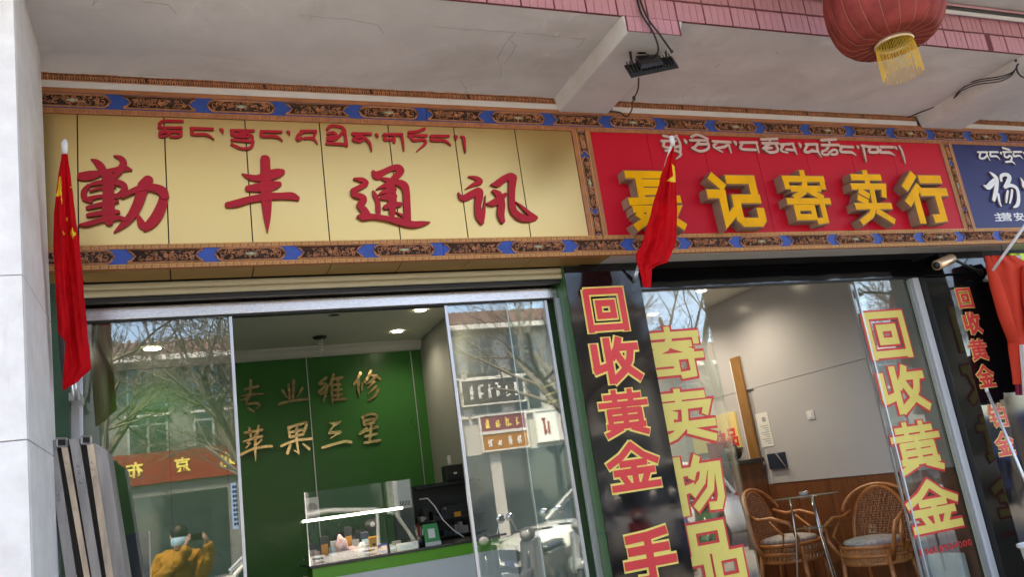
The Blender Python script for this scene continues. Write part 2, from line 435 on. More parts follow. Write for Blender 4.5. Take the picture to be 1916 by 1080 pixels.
# ---- bold block characters drawn as straight thick strokes in a 100 x 100 square (y down)
BC = {
 '回': (12, [[(9, 3), (91, 3), (91, 100)], [(9, 3), (9, 100)], [(9, 93), (91, 93)], [(34, 33), (67, 33), (67, 64), (34, 64), (34, 33)]]),
 '收': (13, [[(9, 14), (9, 70)], [(6, 72), (38, 62)], [(37, 1), (37, 100)], [(63, 1), (57, 22), (44, 44)], [(57, 21), (99, 21)], [(87, 21), (80, 52), (64, 78), (42, 97)], [(55, 36), (68, 66), (97, 94)]]),
 '黄': (10, [[(13, 14), (87, 14)], [(33, 1), (33, 30)], [(67, 1), (67, 30)], [(1, 31), (99, 31)], [(17, 46), (83, 46)], [(18, 46), (18, 79)], [(82, 46), (82, 79)], [(12, 79), (88, 79)], [(18, 62), (82, 62)], [(50, 31), (50, 79)], [(38, 84), (8, 97)], [(62, 84), (92, 97)]]),
 '金': (11.2, [[(50, 1), (28, 25), (1, 42)], [(50, 1), (72, 25), (99, 42)], [(25, 42), (75, 42)], [(11, 61), (89, 61)], [(50, 42), (50, 93)], [(25, 68), (33, 86)], [(75, 68), (67, 86)], [(3, 94), (97, 94)]]),
 '寄': (9.8, [[(50, 0), (50, 15)], [(3, 14), (97, 14)], [(7, 14), (7, 31)], [(93, 14), (93, 31)], [(17, 33), (83, 33)], [(50, 22), (44, 38), (20, 50)], [(56, 36), (84, 50)], [(1, 57), (99, 57)], [(80, 57), (80, 93), (62, 95)], [(17, 69), (55, 69), (55, 87), (17, 87), (17, 69)]]),
 '卖': (10.6, [[(50, 0), (50, 28)], [(10, 11), (90, 11)], [(4, 29), (94, 29), (88, 47)], [(22, 38), (42, 47)], [(14, 51), (34, 59)], [(57, 36), (54, 66), (36, 84), (6, 97)], [(1, 67), (99, 67)], [(58, 77), (96, 96)]]),
 '物': (11.4, [[(14, 6), (5, 36)], [(9, 25), (44, 25)], [(26, 0), (26, 100)], [(1, 66), (46, 54)], [(60, 1), (46, 36)], [(54, 20), (93, 20), (90, 78), (84, 94), (70, 93)], [(70, 21), (62, 46), (44, 66)], [(83, 21), (74, 62), (46, 92)]]),
 '品': (12, [[(26, 4), (74, 4), (74, 41), (26, 41), (26, 4)], [(4, 56), (42, 56), (42, 97), (4, 97), (4, 56)], [(58, 56), (96, 56), (96, 97), (58, 97), (58, 56)]]),
 '手': (13, [[(88, 5), (50, 11), (10, 13)], [(12, 37), (88, 37)], [(1, 63), (99, 63)], [(50, 10), (50, 90), (42, 97), (26, 96)]]),
 '铂': (10, [[(20, 1), (3, 35)], [(14, 18), (42, 18)], [(8, 40), (42, 40)], [(2, 63), (44, 63)], [(25, 40), (25, 93)], [(22, 95), (44, 83)], [(76, 0), (66, 22)], [(54, 22), (95, 22), (95, 95), (54, 95), (54, 22)], [(54, 58), (95, 58)]]),
 '聂': (11, [[(3, 5), (97, 5)], [(25, 5), (25, 52)], [(75, 5), (75, 58)], [(25, 20), (75, 20)], [(25, 35), (75, 35)], [(1, 53), (99, 49)], [(6, 66), (40, 66), (28, 84), (4, 97)], [(12, 74), (45, 97)], [(54, 66), (91, 66), (78, 84), (54, 97)], [(62, 74), (98, 97)]]),
 '记': (13, [[(12, 3), (30, 22)], [(1, 37), (26, 37), (26, 90), (44, 72)], [(43, 8), (90, 8), (90, 47)], [(48, 47), (96, 47)], [(51, 47), (51, 86), (58, 94), (90, 94), (95, 88), (95, 70)]]),
 '行': (13, [[(30, 0), (5, 27)], [(36, 26), (3, 60)], [(24, 44), (24, 100)], [(46, 9), (93, 9)], [(40, 37), (99, 37)], [(77, 37), (77, 93), (56, 95)]]),
}
def bold(mb, ch, x0, x1, z0, z1, yf, yb, extra=0., face=0, side=0, fat=1.0):
    """strokes fill the rectangle together with `extra` outline; yf front plane, yb back plane"""
    wd, st = BC[ch]
    pad = (wd / 2) / 100; sx = (x1 - x0); sz = (z1 - z0); un = (sx + sz) / 2
    hw = wd / 200 * un * fat + extra; ins = hw - wd / 200 * un * fat * .3
    def P(u, v): return Vector((x0 + ins + (sx - 2 * ins) * u / 100, z1 - ins - (sz - 2 * ins) * v / 100))
    for k, poly in enumerate(st):
        pts = [P(*q) for q in poly]; closed = poly[0] == poly[-1]
        n = len(pts); o = len(mb.v)
        for i, p in enumerate(pts):
            if closed and i in (0, n - 1): a, b = pts[-2], pts[1]
            else: a, b = pts[max(i - 1, 0)], pts[min(i + 1, n - 1)]
            d0 = (p - a).normalized() if (p - a).length > 1e-9 else (b - p).normalized()
            d1 = (b - p).normalized() if (b - p).length > 1e-9 else d0
            n0 = Vector((-d0.y, d0.x)); n1 = Vector((-d1.y, d1.x)); m_ = (n0 + n1).normalized()
            L_ = hw / max(.5, m_.dot(n0)); e = Vector((0, 0))
            if not closed and i == 0: e = -d1 * hw * .55
            if not closed and i == n - 1: e = d0 * hw * .55
            y = yf - k * .00022 - i * .00002
            for sg in (1, -1):
                q = p + m_ * L_ * sg + e
                mb.v.append((q.x, y, q.y)); mb.v.append((q.x, yb, q.y))
        for i in range(n - 1):
            a = o + 4 * i; b = a + 4
            mb.f += [(a, a + 2, b + 2, b), (a + 1, a, b, b + 1), (a + 2, a + 3, b + 3, b + 2), (a + 1, b + 1, b + 3, a + 3)]; mb.mi += [face, side, side, side]
        mb.f += [(o, o + 1, o + 3, o + 2), (b, b + 2, b + 3, b + 1)]; mb.mi += [side, side]

# ================================================================== the building
YS, YP, YG1, YG2 = 4.6, 4.795, 4.98, 5.08
ZSOF, ZBEAM, YFAS = 4.18, 4.08, 3.58
bld = thing('shop_building', (2.5, 6, 0), 'commercial building with pale plaster soffit, pink tiled fascia and white stone column', 'building')
# soffit and beams
soffit = box('soffit', 'plaster', bld, -3, 11, 3.6, 5.1, ZSOF, ZSOF + .06)
BEAMS = [(2.452, 2.805), (5.845, 6.29), (9.2, 9.6)]
for a, b in BEAMS:
    MB().hexa([(a, 3.588, ZBEAM), (b, 3.588, ZBEAM), (b + .02, 4.592, ZBEAM), (a - .005, 4.592, ZBEAM),
               (a - .03, 3.588, ZSOF + .01), (b + .04, 3.588, ZSOF + .01), (b + .06, 4.592, ZSOF + .01), (a - .035, 4.592, ZSOF + .01)]).build('beam', 'plaster', bld, bevel=.008)
# cracks in the soffit paint: thin raised flakes
def crack(pts, wd=.0022):
    mb = MB(); P = []
    for i in range(len(pts) - 1):
        for j in range(5):
            t = j / 5; x = pts[i][0] + (pts[i + 1][0] - pts[i][0]) * t; y = pts[i][1] + (pts[i + 1][1] - pts[i][1]) * t
            P.append((x + rnd.uniform(-1, 1), y + rnd.uniform(-.8, .8)))
    P.append(pts[-1]); W_ = []
    for x, y in P: W_.append(atz(x, y, ZSOF - .0015))
    for i in range(len(W_) - 1):
        a, b = W_[i], W_[i + 1]; d = (b - a); n_ = Vector((-d.y, d.x, 0))
        if n_.length < 1e-6: continue
        n_ = n_.normalized() * wd * rnd.uniform(.4, 1.3)
        mb.add([a - n_, a + n_, b + n_, b - n_, a - n_ + Vector((0, 0, .003)), a + n_ + Vector((0, 0, .003)), b + n_ + Vector((0, 0, .003)), b - n_ + Vector((0, 0, .003))],
               [(0, 1, 2, 3), (4, 7, 6, 5), (0, 4, 5, 1), (1, 5, 6, 2), (2, 6, 7, 3), (3, 7, 4, 0)])
    mb.build('crack', 'crack', soffit)
for c in ([(640, 34), (707, 46), (718, 62)], [(810, 50), (830, 51), (905, 57), (965, 60)], [(965, 60), (945, 82), (930, 108)],
          [(930, 108), (938, 130), (935, 148)], [(955, 75), (967, 85), (955, 105), (943, 120)], [(1065, 70), (1095, 73), (1080, 88)],
          [(267, 3), (315, 8), (330, 26)], [(177, 0), (173, 10), (183, 2)], [(560, 28), (600, 31), (638, 35)], [(860, 150), (872, 165), (872, 180)],
          [(900, 172), (905, 180)], [(1340, 125), (1347, 119)], [(1450, 100), (1456, 97), (1455, 103)], [(1276, 182), (1282, 176)], [(1296, 164), (1302, 160)],
          [(1107, 108), (1097, 118)], [(968, 60), (1050, 68)]):
    crack(c, .0011)
# pale lip where the paint ends above the carved moulding
mb = MB(); x = -.66
while x < 9:
    dx = rnd.uniform(.05, .2)
    if not any(a - .06 < x + dx / 2 < b + .08 for a, b in BEAMS): mb.box(x, x + dx * .9, 4.578 - rnd.uniform(0, .008), 4.590, ZSOF - rnd.uniform(.0005, .004), ZSOF - .0002)
    x += dx
tag(mb.build('plaster_lip', 'strip_white', bld), kind='stuff')
# fascia of pink tiles
fas = MB().box(-3, 11, YFAS + .006, 3.6, ZSOF - .002, 4.53)
for a, b in BEAMS: fas.box(a - .01, b + .01, YFAS + .007, 3.5885, ZBEAM - .001, ZSOF - .0025)
fascia = fas.build('fascia', 'grout', bld)
tmesh = {}
def tile(x0, wd, z0, z1):
    key = (round(wd, 4), round(z0, 3), round(z1, 3))
    if key not in tmesh:
        tmesh[key] = MB().hexa([(0, .006, 0), (wd, .006, 0), (wd, .02, 0), (0, .02, 0), (0, .006, z1 - z0), (wd, .006, z1 - z0), (wd, .02, z1 - z0), (0, .02, z1 - z0)]).mesh('tile', Vector((0, 0, 0)), ['pink_tile'], False)
    o = bpy.data.objects.new('tile', tmesh[key]); COL.objects.link(o); o.parent = fascia
    o.location = Vector((x0, YFAS - .006 + rnd.uniform(-.0012, .0012), z0)) - wloc(fascia)
    o.rotation_euler = (rnd.uniform(-.012, .012), 0, rnd.uniform(-.015, .015))
X0 = 3.005 - .2028 * 9; tw = .0452
for g in range(26):
    for k in range(4):
        x = X0 + g * .2028 + .006 + k * (tw + .0032)
        if g == 21 and k == 0: pass
        else: tile(x, tw, ZSOF - .001, 4.306)
        tile(x, tw, 4.322, 4.445)
        if any(a - .005 < x and x + tw < b + .02 for a, b in BEAMS): tile(x, tw, ZBEAM + .001, ZSOF - .005)
far_t = MB()
for g in range(-13, 0):
    for k in range(4):
        x = X0 + g * .2028 + .006 + k * (tw + .0032)
        far_t.box(x, x + tw, YFAS, YFAS + .007, ZSOF - .001, 4.306); far_t.box(x, x + tw, YFAS, YFAS + .007, 4.322, 4.445)
tag(far_t.build('tile_field', 'pink_tile', fascia), kind='stuff')
# upper slab, unseen upper wall added to block the sky, pipes on the fascia
box('upper_slab', 'plaster', bld, -3, 11, 2.55, 3.62, 4.53, 4.66)
box('upper_wall', 'far_white', bld, -3, 11, 3.62, 9.6, 4.62, 7.6)
for zc, yc, r, m_ in ((4.505, 3.555, .014, 'pink_tile'), (4.474, 3.55, .018, 'black'), (4.44, 3.545, .016, 'strip_white')):
    MB().tube([(-1, yc, zc), (2, yc + .003, zc - .004), (6.1, yc, zc), (7.5, yc, zc + .004)], r, 10).build('conduit', m_, bld, True)
# white stone column with a slight batter
def cx(z): return -.643 + (3.9 - z) * .031
CY0, CY1 = 3.6, 4.40
MB().hexa([(cx(0) - .6, CY0 + .02, 0), (cx(0) - .02, CY0 + .02, 0), (cx(0) - .02, CY1, 0), (cx(0) - .6, CY1, 0),
           (cx(ZSOF) - .5, CY0 + .02, ZSOF), (cx(ZSOF) - .02, CY0 + .02, ZSOF), (cx(ZSOF) - .02, CY1, ZSOF), (cx(ZSOF) - .5, CY1, ZSOF)]).build('column_core', 'crack', bld)
zz = [0, .72, 1.385, 2.05, 2.712, ZSOF + .4]
for i in range(5):
    a, b = zz[i] + .002, zz[i + 1] - .002; e = rnd.uniform(0, .003)
    MB().hexa([(cx(a) - .6, CY0 - e, a), (cx(a) - .001, CY0 - e, a), (cx(a) - .001, CY0 + .024, a), (cx(a) - .6, CY0 + .024, a),
               (cx(b) - .6, CY0 - e, b), (cx(b) - .001, CY0 - e, b), (cx(b) - .001, CY0 + .024, b), (cx(b) - .6, CY0 + .024, b)]).build('stone_slab', 'white_stone', bld, bevel=.003)
    MB().hexa([(cx(a) - .024, CY0 + .025, a), (cx(a) + e * .4, CY0 + .025, a), (cx(a) + e * .4 - .012, CY1, a), (cx(a) - .03, CY1, a),
               (cx(b) - .024, CY0 + .025, b), (cx(b) + e * .4, CY0 + .025, b), (cx(b) + e * .4 - .012, CY1, b), (cx(b) - .03, CY1, b)]).build('stone_slab', 'white_stone', bld, bevel=.003)
# shells of the shops
FL = .2
box('floor', 'floor_tile', bld, -1.4, 9.6, 4.9, 9.6, 0, FL)
box('ceiling', 'ceil_in', bld, -.72, 2.34, 5.16, 8.4, 3.3, 3.36)
box('back_wall', 'wall_green', bld, -.75, 2.34, 8.36, 8.5, FL, 3.36)
box('side_wall', 'wall_dark_green', bld, -.85, -.69, 5.16, 8.5, FL, 3.36)
box('side_wall', 'wall_grey', bld, 2.31, 2.44, 5.2, 8.5, FL, 3.36)
crn = MB()
prof = [(0, 0), (.03, .005), (.055, .03), (.075, .06), (.1, .085), (.105, .1)]
for i in range(5):
    (a, za), (b, zb) = prof[i], prof[i + 1]
    crn.add([(-.69, 8.36 - a, 3.2 + za), (2.31, 8.36 - a, 3.2 + za), (2.31, 8.36 - b, 3.2 + zb), (-.69, 8.36 - b, 3.2 + zb)], [(0, 1, 2, 3)])
    crn.add([(-.69 + a, 5.2, 3.2 + za), (-.69 + a, 8.36, 3.2 + za), (-.69 + b, 8.36, 3.2 + zb), (-.69 + b, 5.2, 3.2 + zb)], [(0, 1, 2, 3)])
crn.build('cornice', 'cornice', bld)
# thin joint strips of the green wall panels
for px, py in ((575, 700), (808, 800)):
    x = at(px, py, 8.355).x if px < 700 else 2.2
    box('joint_strip', 'aluminium', bld, x - .004, x + .004, 8.35, 8.362, FL, 3.2)
for x in (-.2, .3):
    box('joint_strip', 'black', bld, x - .003, x + .003, 8.354, 8.362, FL, 2.6)
# header walls over the openings, wall behind the signs
box('header_wall', 'black', bld, -.95, 2.38, 5.03, 5.16, 2.9, ZSOF)
box('header_wall', 'black', bld, 2.38, 9.6, 5.12, 5.2, 3.03, ZSOF)
box('header_beam', 'black_film', bld, 2.95, 5.88, 5.07, 5.118, 2.905, 3.06)
box('jamb_wall', 'wall_dark_green', bld, -1.4, -.60, 4.9, 5.16, 0, ZSOF)
# pier between the shops: green return, black polished face
box('pier', 'green_panel', bld, 2.387, 2.95, 4.803, 5.2, 0, 3.028)
box('pier_face', 'black_stone', bld, 2.389, 2.963, YP, 4.8035, 0, 3.024)
box('pier_seam', 'black', bld, 2.3855, 2.388, 4.803, 4.98, 1.262, 1.266)
box('pier', 'black_stone', bld, 5.885, 6.40, 4.803, 5.2, 0, 3.028)
box('pier_face', 'black_film', bld, 5.883, 6.15, YP, 4.8035, 0, 2.96)
box('pier_face', 'black_stone', bld, 6.152, 7.1, YP + .004, 4.8035, 0, 2.93)
# shop on the right: ceiling, walls
box('ceiling', 'ceil_in', bld, 2.6, 5.95, 5.2, 9.2, 3.41, 3.47)
box('side_wall', 'wall_grey', bld, 2.44, 2.62, 5.2, 9.2, FL, 3.47)
box('back_wall', 'board_grey', bld, 2.5, 6.1, 9.1, 9.2, FL, 3.47)
rw = box('side_wall', 'board_grey', bld, 5.885, 6.02, 5.2, 9.2, FL, 3.47)
box('wall_board', 'board_grey', rw, 5.862, 5.884, 5.2, 7.54, 1.285, 2.331)
box('wall_board', 'board_grey', rw, 5.864, 5.884, 5.2, 8.6, 2.337, 3.408)
box('wall_board', 'board_grey', rw, 5.866, 5.884, 7.87, 9.1, 1.0, 2.332)
MB().box(5.86, 5.884, 7.546, 7.556, 1.29, 1.66).build('board_edge', 'white_frame', rw)
k = 5.2
while k < 7.5:
    box('wainscot_board', 'wood', rw, 5.868, 5.884, k, k + .245, FL, 1.28); k += .25
# dark rooms of the next shop
box('side_wall', 'wall_grey', bld, 6.4, 6.5, 5.2, 9.2, 0, ZSOF)
box('back_wall', 'wall_grey', bld, 6.4, 9.6, 6.6, 6.7, 0, ZSOF)
box('side_wall', 'far_white', bld, 9.6, 9.7, 4.9, 9.6, 0, 4.6)
box('side_wall', 'far_white', bld, -1.5, -1.4, 4.9, 9.6, 0, 4.6)
box('back_wall', 'far_white', bld, -1.5, 9.7, 9.6, 9.7, 0, 4.6)

# ================================================================== carved painted frame round the signs
frm = thing('carved_frame', (2.6, YS, 3.03), 'blue and orange carved ornamental frame running round the shop signs', 'ornament')
XL, XR = -.8, 8.6
# flat bands; the ornament stands on them
for z0, z1 in ((3.974, 4.069), (3.06, 3.145)):
    for a, b in ((XL, 1.49), (1.4925, 4.53), (4.5325, XR)):
        box('blue_band', 'band_blue', frm, a, b, YS - .004, YS + .02, z0, z1)
# key pattern strips as real raised fret
def fret(mb, xa, xb, z0, z1, y, pitch, horizontal=True, z_off=0):
    h = z1 - z0; t = h * .14; n = int((xb - xa) / pitch); p = (xb - xa) / n
    for i in range(n):
        x = xa + i * p
        segs = [(x + .04 * p, x + .92 * p, z1 - t * 1.6, z1 - t * .6), (x + .04 * p, x + .04 * p + t, z0 + t, z1 - t * 1.6), (x + .04 * p + t, x + .72 * p, z0 + t, z0 + 2 * t),
                (x + .72 * p - t, x + .72 * p, z0 + 2 * t, z0 + h * .62), (x + .3 * p, x + .72 * p - t, z0 + h * .62 - t, z0 + h * .62)]
        for a, b, c, d in segs: mb.box(a, b, y - .0025, y, c, d)
mat('key_gold', (.66, .36, .10), .45, var=.1, scale=8, metal=.15)
mat('key_base', (.40, .15, .06), .55, var=.2, scale=10)
for z0, z1 in ((4.069, 4.0965), (3.9405, 3.974), (3.145, 3.172), (3.034, 3.06)):
    st = box('key_strip', 'key_base', frm, XL, XR, YS - .008, YS + .02, z0, z1)
    if z0 < 3.95:
        mb = MB(); fret(mb, XL + .01, XR - .01, z0, z1, YS - .008, .042)
        tag(mb.build('key_fret', 'key_gold' if z0 < 3.5 else 'carved', st), kind='stuff')
# cornice strips over the band
box('pale_strip', 'strip_white', frm, XL, 2.452, YS - .01, YS + .03, 4.0975, 4.139)
box('pale_strip', 'strip_white', frm, 2.875, 5.80, YS - .01, YS + .03, 4.0975, 4.139)
box('pale_strip', 'strip_white', frm, 6.36, XR, YS - .01, YS + .03, 4.0975, 4.139)
def curls(mb, x0, x1, z0, z1, y, n, rs, seg=7, tw_=.0032, seed=1):
    q = random.Random(seed)
    for i in range(n):
        c = (q.uniform(x0, x1), q.uniform(z0, z1)); r = q.uniform(*rs); a0 = q.uniform(0, 6.28); da = q.choice((-1, 1)) * q.uniform(2.6, 5.2)
        pts = [];
        for k in range(seg):
            t = k / (seg - 1); rr = r * (1 - .55 * t)
            xx = min(max(c[0] + rr * math.cos(a0 + da * t), x0), x1); z_ = min(max(c[1] + rr * math.sin(a0 + da * t), z0), z1)
            pts.append((xx, y - q.uniform(.0, .004), z_))
        mb.tube(pts, [tw_ * (1.2 - .6 * k / (seg - 1)) for k in range(seg)], 5)
ml = MB(); ml.cur = 0
ml.box(0, .6, 0, .02, .002, .038); ml.cur = 1
ml.box(0, .6, -.012, .018, .038, .041)
q = random.Random(3); x = .0
while x < .585:
    for dz, r in ((.02, .011),):
        ml.tube([(x + r + r * math.cos(a), -.004, .006 + dz + r * 1.1 * math.sin(a) - .006) for a in [math.pi * (1.1 - 1.2 * i / 6) for i in range(7)]], .0032, 5)
    ml.tube([(x + .011, -.005, .006), (x + .011, -.009, .022)], [.003, .006], 6)
    ml.ball((x + .022, -.004, .012), .005, .005, .005, 6, 4)
    x += .0244
ml.box(0, .6, -.007, .018, 0, .003)
mold_mesh = ml.mesh('moulding_piece', Vector((0, 0, 0)), ['carved_dark', 'carved'], False)
def put(mesh, name, parent, loc, rot=0):
    o = bpy.data.objects.new(name, mesh); COL.objects.link(o); o.parent = parent
    o.location = Vector(loc) - wloc(parent); o.rotation_euler = (0, rot, 0); return o
for a, b in ((XL, 2.45), (2.885, 5.8), (6.37, XR)):
    n = round((b - a) / .6); L_ = (b - a) / n
    for i in range(n):
        o = put(mold_mesh, 'moulding_piece', frm, (a + i * L_, YS - .012, 4.138)); o.scale = (L_ / .6 - .002, 1, 1)
# two kinds of carved cartouche
def cart_outline(kind, wd, h):
    a, b = wd / 2, h / 2
    if kind == 'A': return [(-a + .035, -b), (a - .035, -b), (a - .03, -b * .9), (a - .012, -b * .6), (a - .014, -b * .45), (a, 0), (a - .014, b * .45), (a - .012, b * .6), (a - .03, b * .9), (a - .035, b),
                            (-a + .035, b), (-a + .03, b * .9), (-a + .012, b * .6), (-a + .014, b * .45), (-a, 0), (-a + .014, -b * .45), (-a + .012, -b * .6), (-a + .03, -b * .9)]
    return [(-a, -b), (a, -b), (a - .008, -b * .75), (a - .022, -b * .62), (a - .03, -b * .3), (a - .04, 0), (a - .03, b * .3), (a - .022, b * .62), (a - .008, b * .75), (a, b),
            (-a, b), (-a + .008, b * .75), (-a + .022, b * .62), (-a + .03, b * .3), (-a + .04, 0), (-a + .03, -b * .3), (-a + .022, -b * .62), (-a + .008, -b * .75)]
def cart_mesh(kind, wd, h, seed):
    mb = MB(); ol = cart_outline(kind, wd, h)
    mb.cur = 0; mb.prism([(x * .99, z * .97) for x, z in ol], -.003, .004)
    mb.cur = 1
    ring = ol + [ol[0]]
    mb.tube([(x, -.005, z) for x, z in ring], .0042, 6)
    mb.tube([(x * .972, -.004, z * .86) for x, z in ring], .0022, 5)
    ix = wd / 2 - (.03 if kind == 'A' else .05); iz = h / 2 - .013
    curls(mb, -ix, ix, -iz, iz, -.005, 64, (.007, .017), seed=seed, tw_=.0026)
    mb.cur = 2 if kind == 'A' else 1
    if kind == 'A':
        mb.ball((0, -.006, 0), .017, .007, .011, 8, 5)
        for s in (-1, 1): mb.ball((s * .02, -.005, 0), .012, .006, .007, 8, 5)
    else:
        for k in range(6): mb.ball((.008 * math.cos(k * 1.047), -.008, .008 * math.sin(k * 1.047)), .0055, .004, .0055, 6, 4)
    return mb.mesh('cartouche', Vector((0, 0, 0)), ['carved_dark', 'carved', 'carved_green'], True)
CM = {k: cart_mesh(k[0], .385, .076, k[1]) for k in (('A', 1), ('A', 2), ('B', 3), ('B', 4))}
for zc in (4.0215, 3.1025):
    for i in range(-1, 19):
        x = -.0925 + i * .4452
        if x > XR: break
        k = 'B' if i % 2 == 0 else 'A'
        put(CM[(k, rnd.choice((1, 2)) if k == 'A' else rnd.choice((3, 4)))], 'cartouche', frm, (x, YS - .0045, zc))
CV = {'A': cart_mesh('A', .40, .058, 5), 'B': cart_mesh('B', .2, .058, 6)}
VB = [(2.519, 2.66), (5.998, 6.137)]
for a, b in VB:
    box('blue_band', 'band_blue', frm, a + .036, b - .036, YS - .0045, YS + .02, 3.172, 3.9405)
    for p, q_ in ((a, a + .036), (b - .036, b)):
        box('key_strip', 'key_base', frm, p, q_, YS - .008, YS + .02, 3.172, 3.9405)
    c = (a + b) / 2
    for kz, key in ((3.552, 'A'), (3.252, 'B'), (3.858, 'B')):
        put(CV[key], 'cartouche', frm, (c, YS - .005, kz), math.pi / 2)
for a, b in VB:   # thin gilt edges beside the upright bands
    for x in (a + .03, b - .034): box('bead', 'key_gold', frm, x, x + .004, YS - .011, YS - .0075, 3.172, 3.9405)

# ================================================================== gold sign
gs = thing('gold_sign', (.9, YS, 3.03), 'gold metal shop sign with large red brush characters', 'sign')
gx = [at(144.3, 213.8, YS).x, at(306.6, 220.4, YS).x, at(457.9, 225.5, YS).x, at(597.2, 229.8, YS).x, at(725.8, 235.8, YS).x, at(848.7, 240.5, YS).x, at(963, 244.8, YS).x, 2.519]
gx = [gx[0] - .53] + gx
box('backing', 'dark_gap', gs, -.8, 2.519, YS + .004, YS + .03, 3.172, 3.9405)
for i in range(len(gx) - 1):
    a = max(gx[i], -.8) + .003; b = gx[i + 1] - .003
    box('panel', 'gold_panel', gs, a, b, YS - .001, YS + .0035, 3.173, 3.9395, bevel=.0012)
    box('underside_panel', 'brown_panel', gs, a, b, YS + .022, 4.815, 3.031, 3.037)
z1 = zmap(80, 200, 3.8575); z2 = zmap(400, 200, 3.8575); z3 = zmap(740, 200, 3.8575)
RM = ['red_acrylic', 'red_edge']
strokes('character', [
    [(285, 508, 66), (350, 500, 72), (430, 480, 40), (520, 462, 38), (590, 450, 46), (640, 460, 14)],
    [(350, 384, 6), (390, 405, 44), (425, 445, 56), (445, 500, 46), (450, 535, 30)],
    [(515, 360, 8), (560, 375, 36), (585, 410, 46), (560, 460, 46), (530, 500, 40), (500, 535, 30)],
    [(340, 572, 22), (400, 556, 34), (480, 548, 44), (560, 558, 46), (592, 585, 44), (578, 625, 44), (530, 655, 34)],
    [(332, 575, 26), (300, 618, 38), (305, 665, 42), (350, 688, 24)],
    [(345, 614, 16), (420, 594, 20), (520, 584, 18)], [(345, 668, 34), (420, 652, 26), (520, 646, 28)],
    [(475, 505, 68), (475, 600, 74), (475, 700, 80), (478, 800, 84), (480, 838, 56)],
    [(325, 737, 28), (400, 718, 36), (470, 702, 30), (540, 690, 22)], [(328, 790, 28), (400, 778, 36), (480, 766, 40), (545, 766, 30)],
    [(265, 860, 14), (320, 855, 36), (400, 832, 36), (480, 816, 40), (560, 810, 32), (600, 822, 28)],
    [(575, 660, 18), (640, 622, 40), (720, 592, 46), (800, 592, 60), (860, 615, 70), (880, 650, 62)],
    [(878, 645, 58), (858, 720, 70), (820, 800, 76), (770, 860, 66), (738, 893, 26)], [(738, 893, 20), (715, 855, 56), (690, 795, 26)],
    [(760, 535, 72), (735, 575, 88), (715, 620, 76), (690, 700, 70), (650, 780, 64), (600, 840, 52), (555, 880, 32), (515, 912, 6)],
    [(688, 592, 10), (705, 565, 34), (740, 545, 50)]], z1, YS - .002, .016, RM, gs)
strokes('character', [
    [(370, 385, 68), (372, 450, 68), (375, 550, 76), (378, 650, 76), (382, 750, 62), (385, 830, 40), (386, 912, 6)],
    [(203, 488, 6), (250, 510, 36), (320, 520, 50), (400, 500, 74), (465, 482, 66), (490, 475, 44)],
    [(248, 595, 46), (300, 590, 60), (380, 580, 80), (440, 570, 60), (470, 562, 36)],
    [(100, 713, 42), (160, 703, 54), (260, 675, 50), (380, 655, 54), (480, 650, 50), (560, 650, 56), (600, 665, 36)]], z2, YS - .002, .016, RM, gs)
strokes('character', [
    [(1148, 472, 22), (1175, 500, 62), (1220, 476, 40), (1290, 446, 40), (1330, 450, 60), (1345, 472, 50), (1308, 512, 46), (1272, 545, 34)],
    [(1200, 518, 10), (1245, 532, 36), (1275, 540, 30)],
    [(1146, 612, 10), (1160, 640, 30), (1180, 690, 32), (1185, 750, 34), (1185, 800, 24)],
    [(1170, 600, 6), (1230, 575, 30), (1300, 552, 40), (1365, 570, 60), (1385, 620, 50), (1390, 700, 50), (1395, 780, 46), (1398, 835, 44)],
    [(1390, 812, 30), (1350, 786, 20), (1310, 764, 4)],
    [(1270, 545, 50), (1275, 620, 68), (1285, 700, 60), (1285, 760, 46), (1285, 800, 30)],
    [(1185, 642, 10), (1230, 616, 30), (1300, 602, 34)], [(1190, 668, 8), (1230, 660, 40), (1300, 652, 40)], [(1235, 730, 34), (1280, 716, 40), (1340, 710, 34)],
    [(1012, 525, 14), (1070, 536, 36), (1098, 560, 32), (1050, 588, 36), (1000, 612, 34)],
    [(1000, 612, 28), (1012, 640, 40), (1070, 660, 46), (1075, 690, 46), (1045, 715, 34), (1080, 750, 50), (1110, 790, 40)],
    [(1040, 798, 22), (1072, 800, 54), (1150, 800, 40), (1250, 815, 40), (1350, 838, 54), (1430, 856, 48), (1500, 850, 36), (1552, 841, 10)]], z2, YS - .002, .016, RM, gs)
strokes('character', [
    [(525, 507, 8), (580, 520, 30), (608, 545, 36), (560, 565, 26), (500, 598, 4)],
    [(450, 625, 8), (480, 665, 40), (540, 640, 50), (598, 610, 46), (600, 650, 56), (590, 720, 46), (600, 790, 56), (618, 838, 34)],
    [(622, 842, 20), (630, 780, 26), (640, 700, 12), (645, 645, 4)],
    [(688, 565, 12), (730, 560, 48), (780, 525, 46), (830, 505, 46), (852, 520, 40)],
    [(842, 515, 58), (835, 600, 48), (835, 700, 46), (850, 760, 52), (900, 803, 56), (960, 815, 42), (1005, 808, 30)],
    [(1008, 805, 28), (960, 775, 32), (900, 720, 16), (860, 690, 4)],
    [(702, 612, 22), (740, 640, 50), (760, 700, 50), (755, 780, 50), (768, 830, 34)], [(655, 705, 14), (700, 700, 46), (750, 670, 40), (788, 640, 28)]], z3, YS - .002, .016, RM, gs)
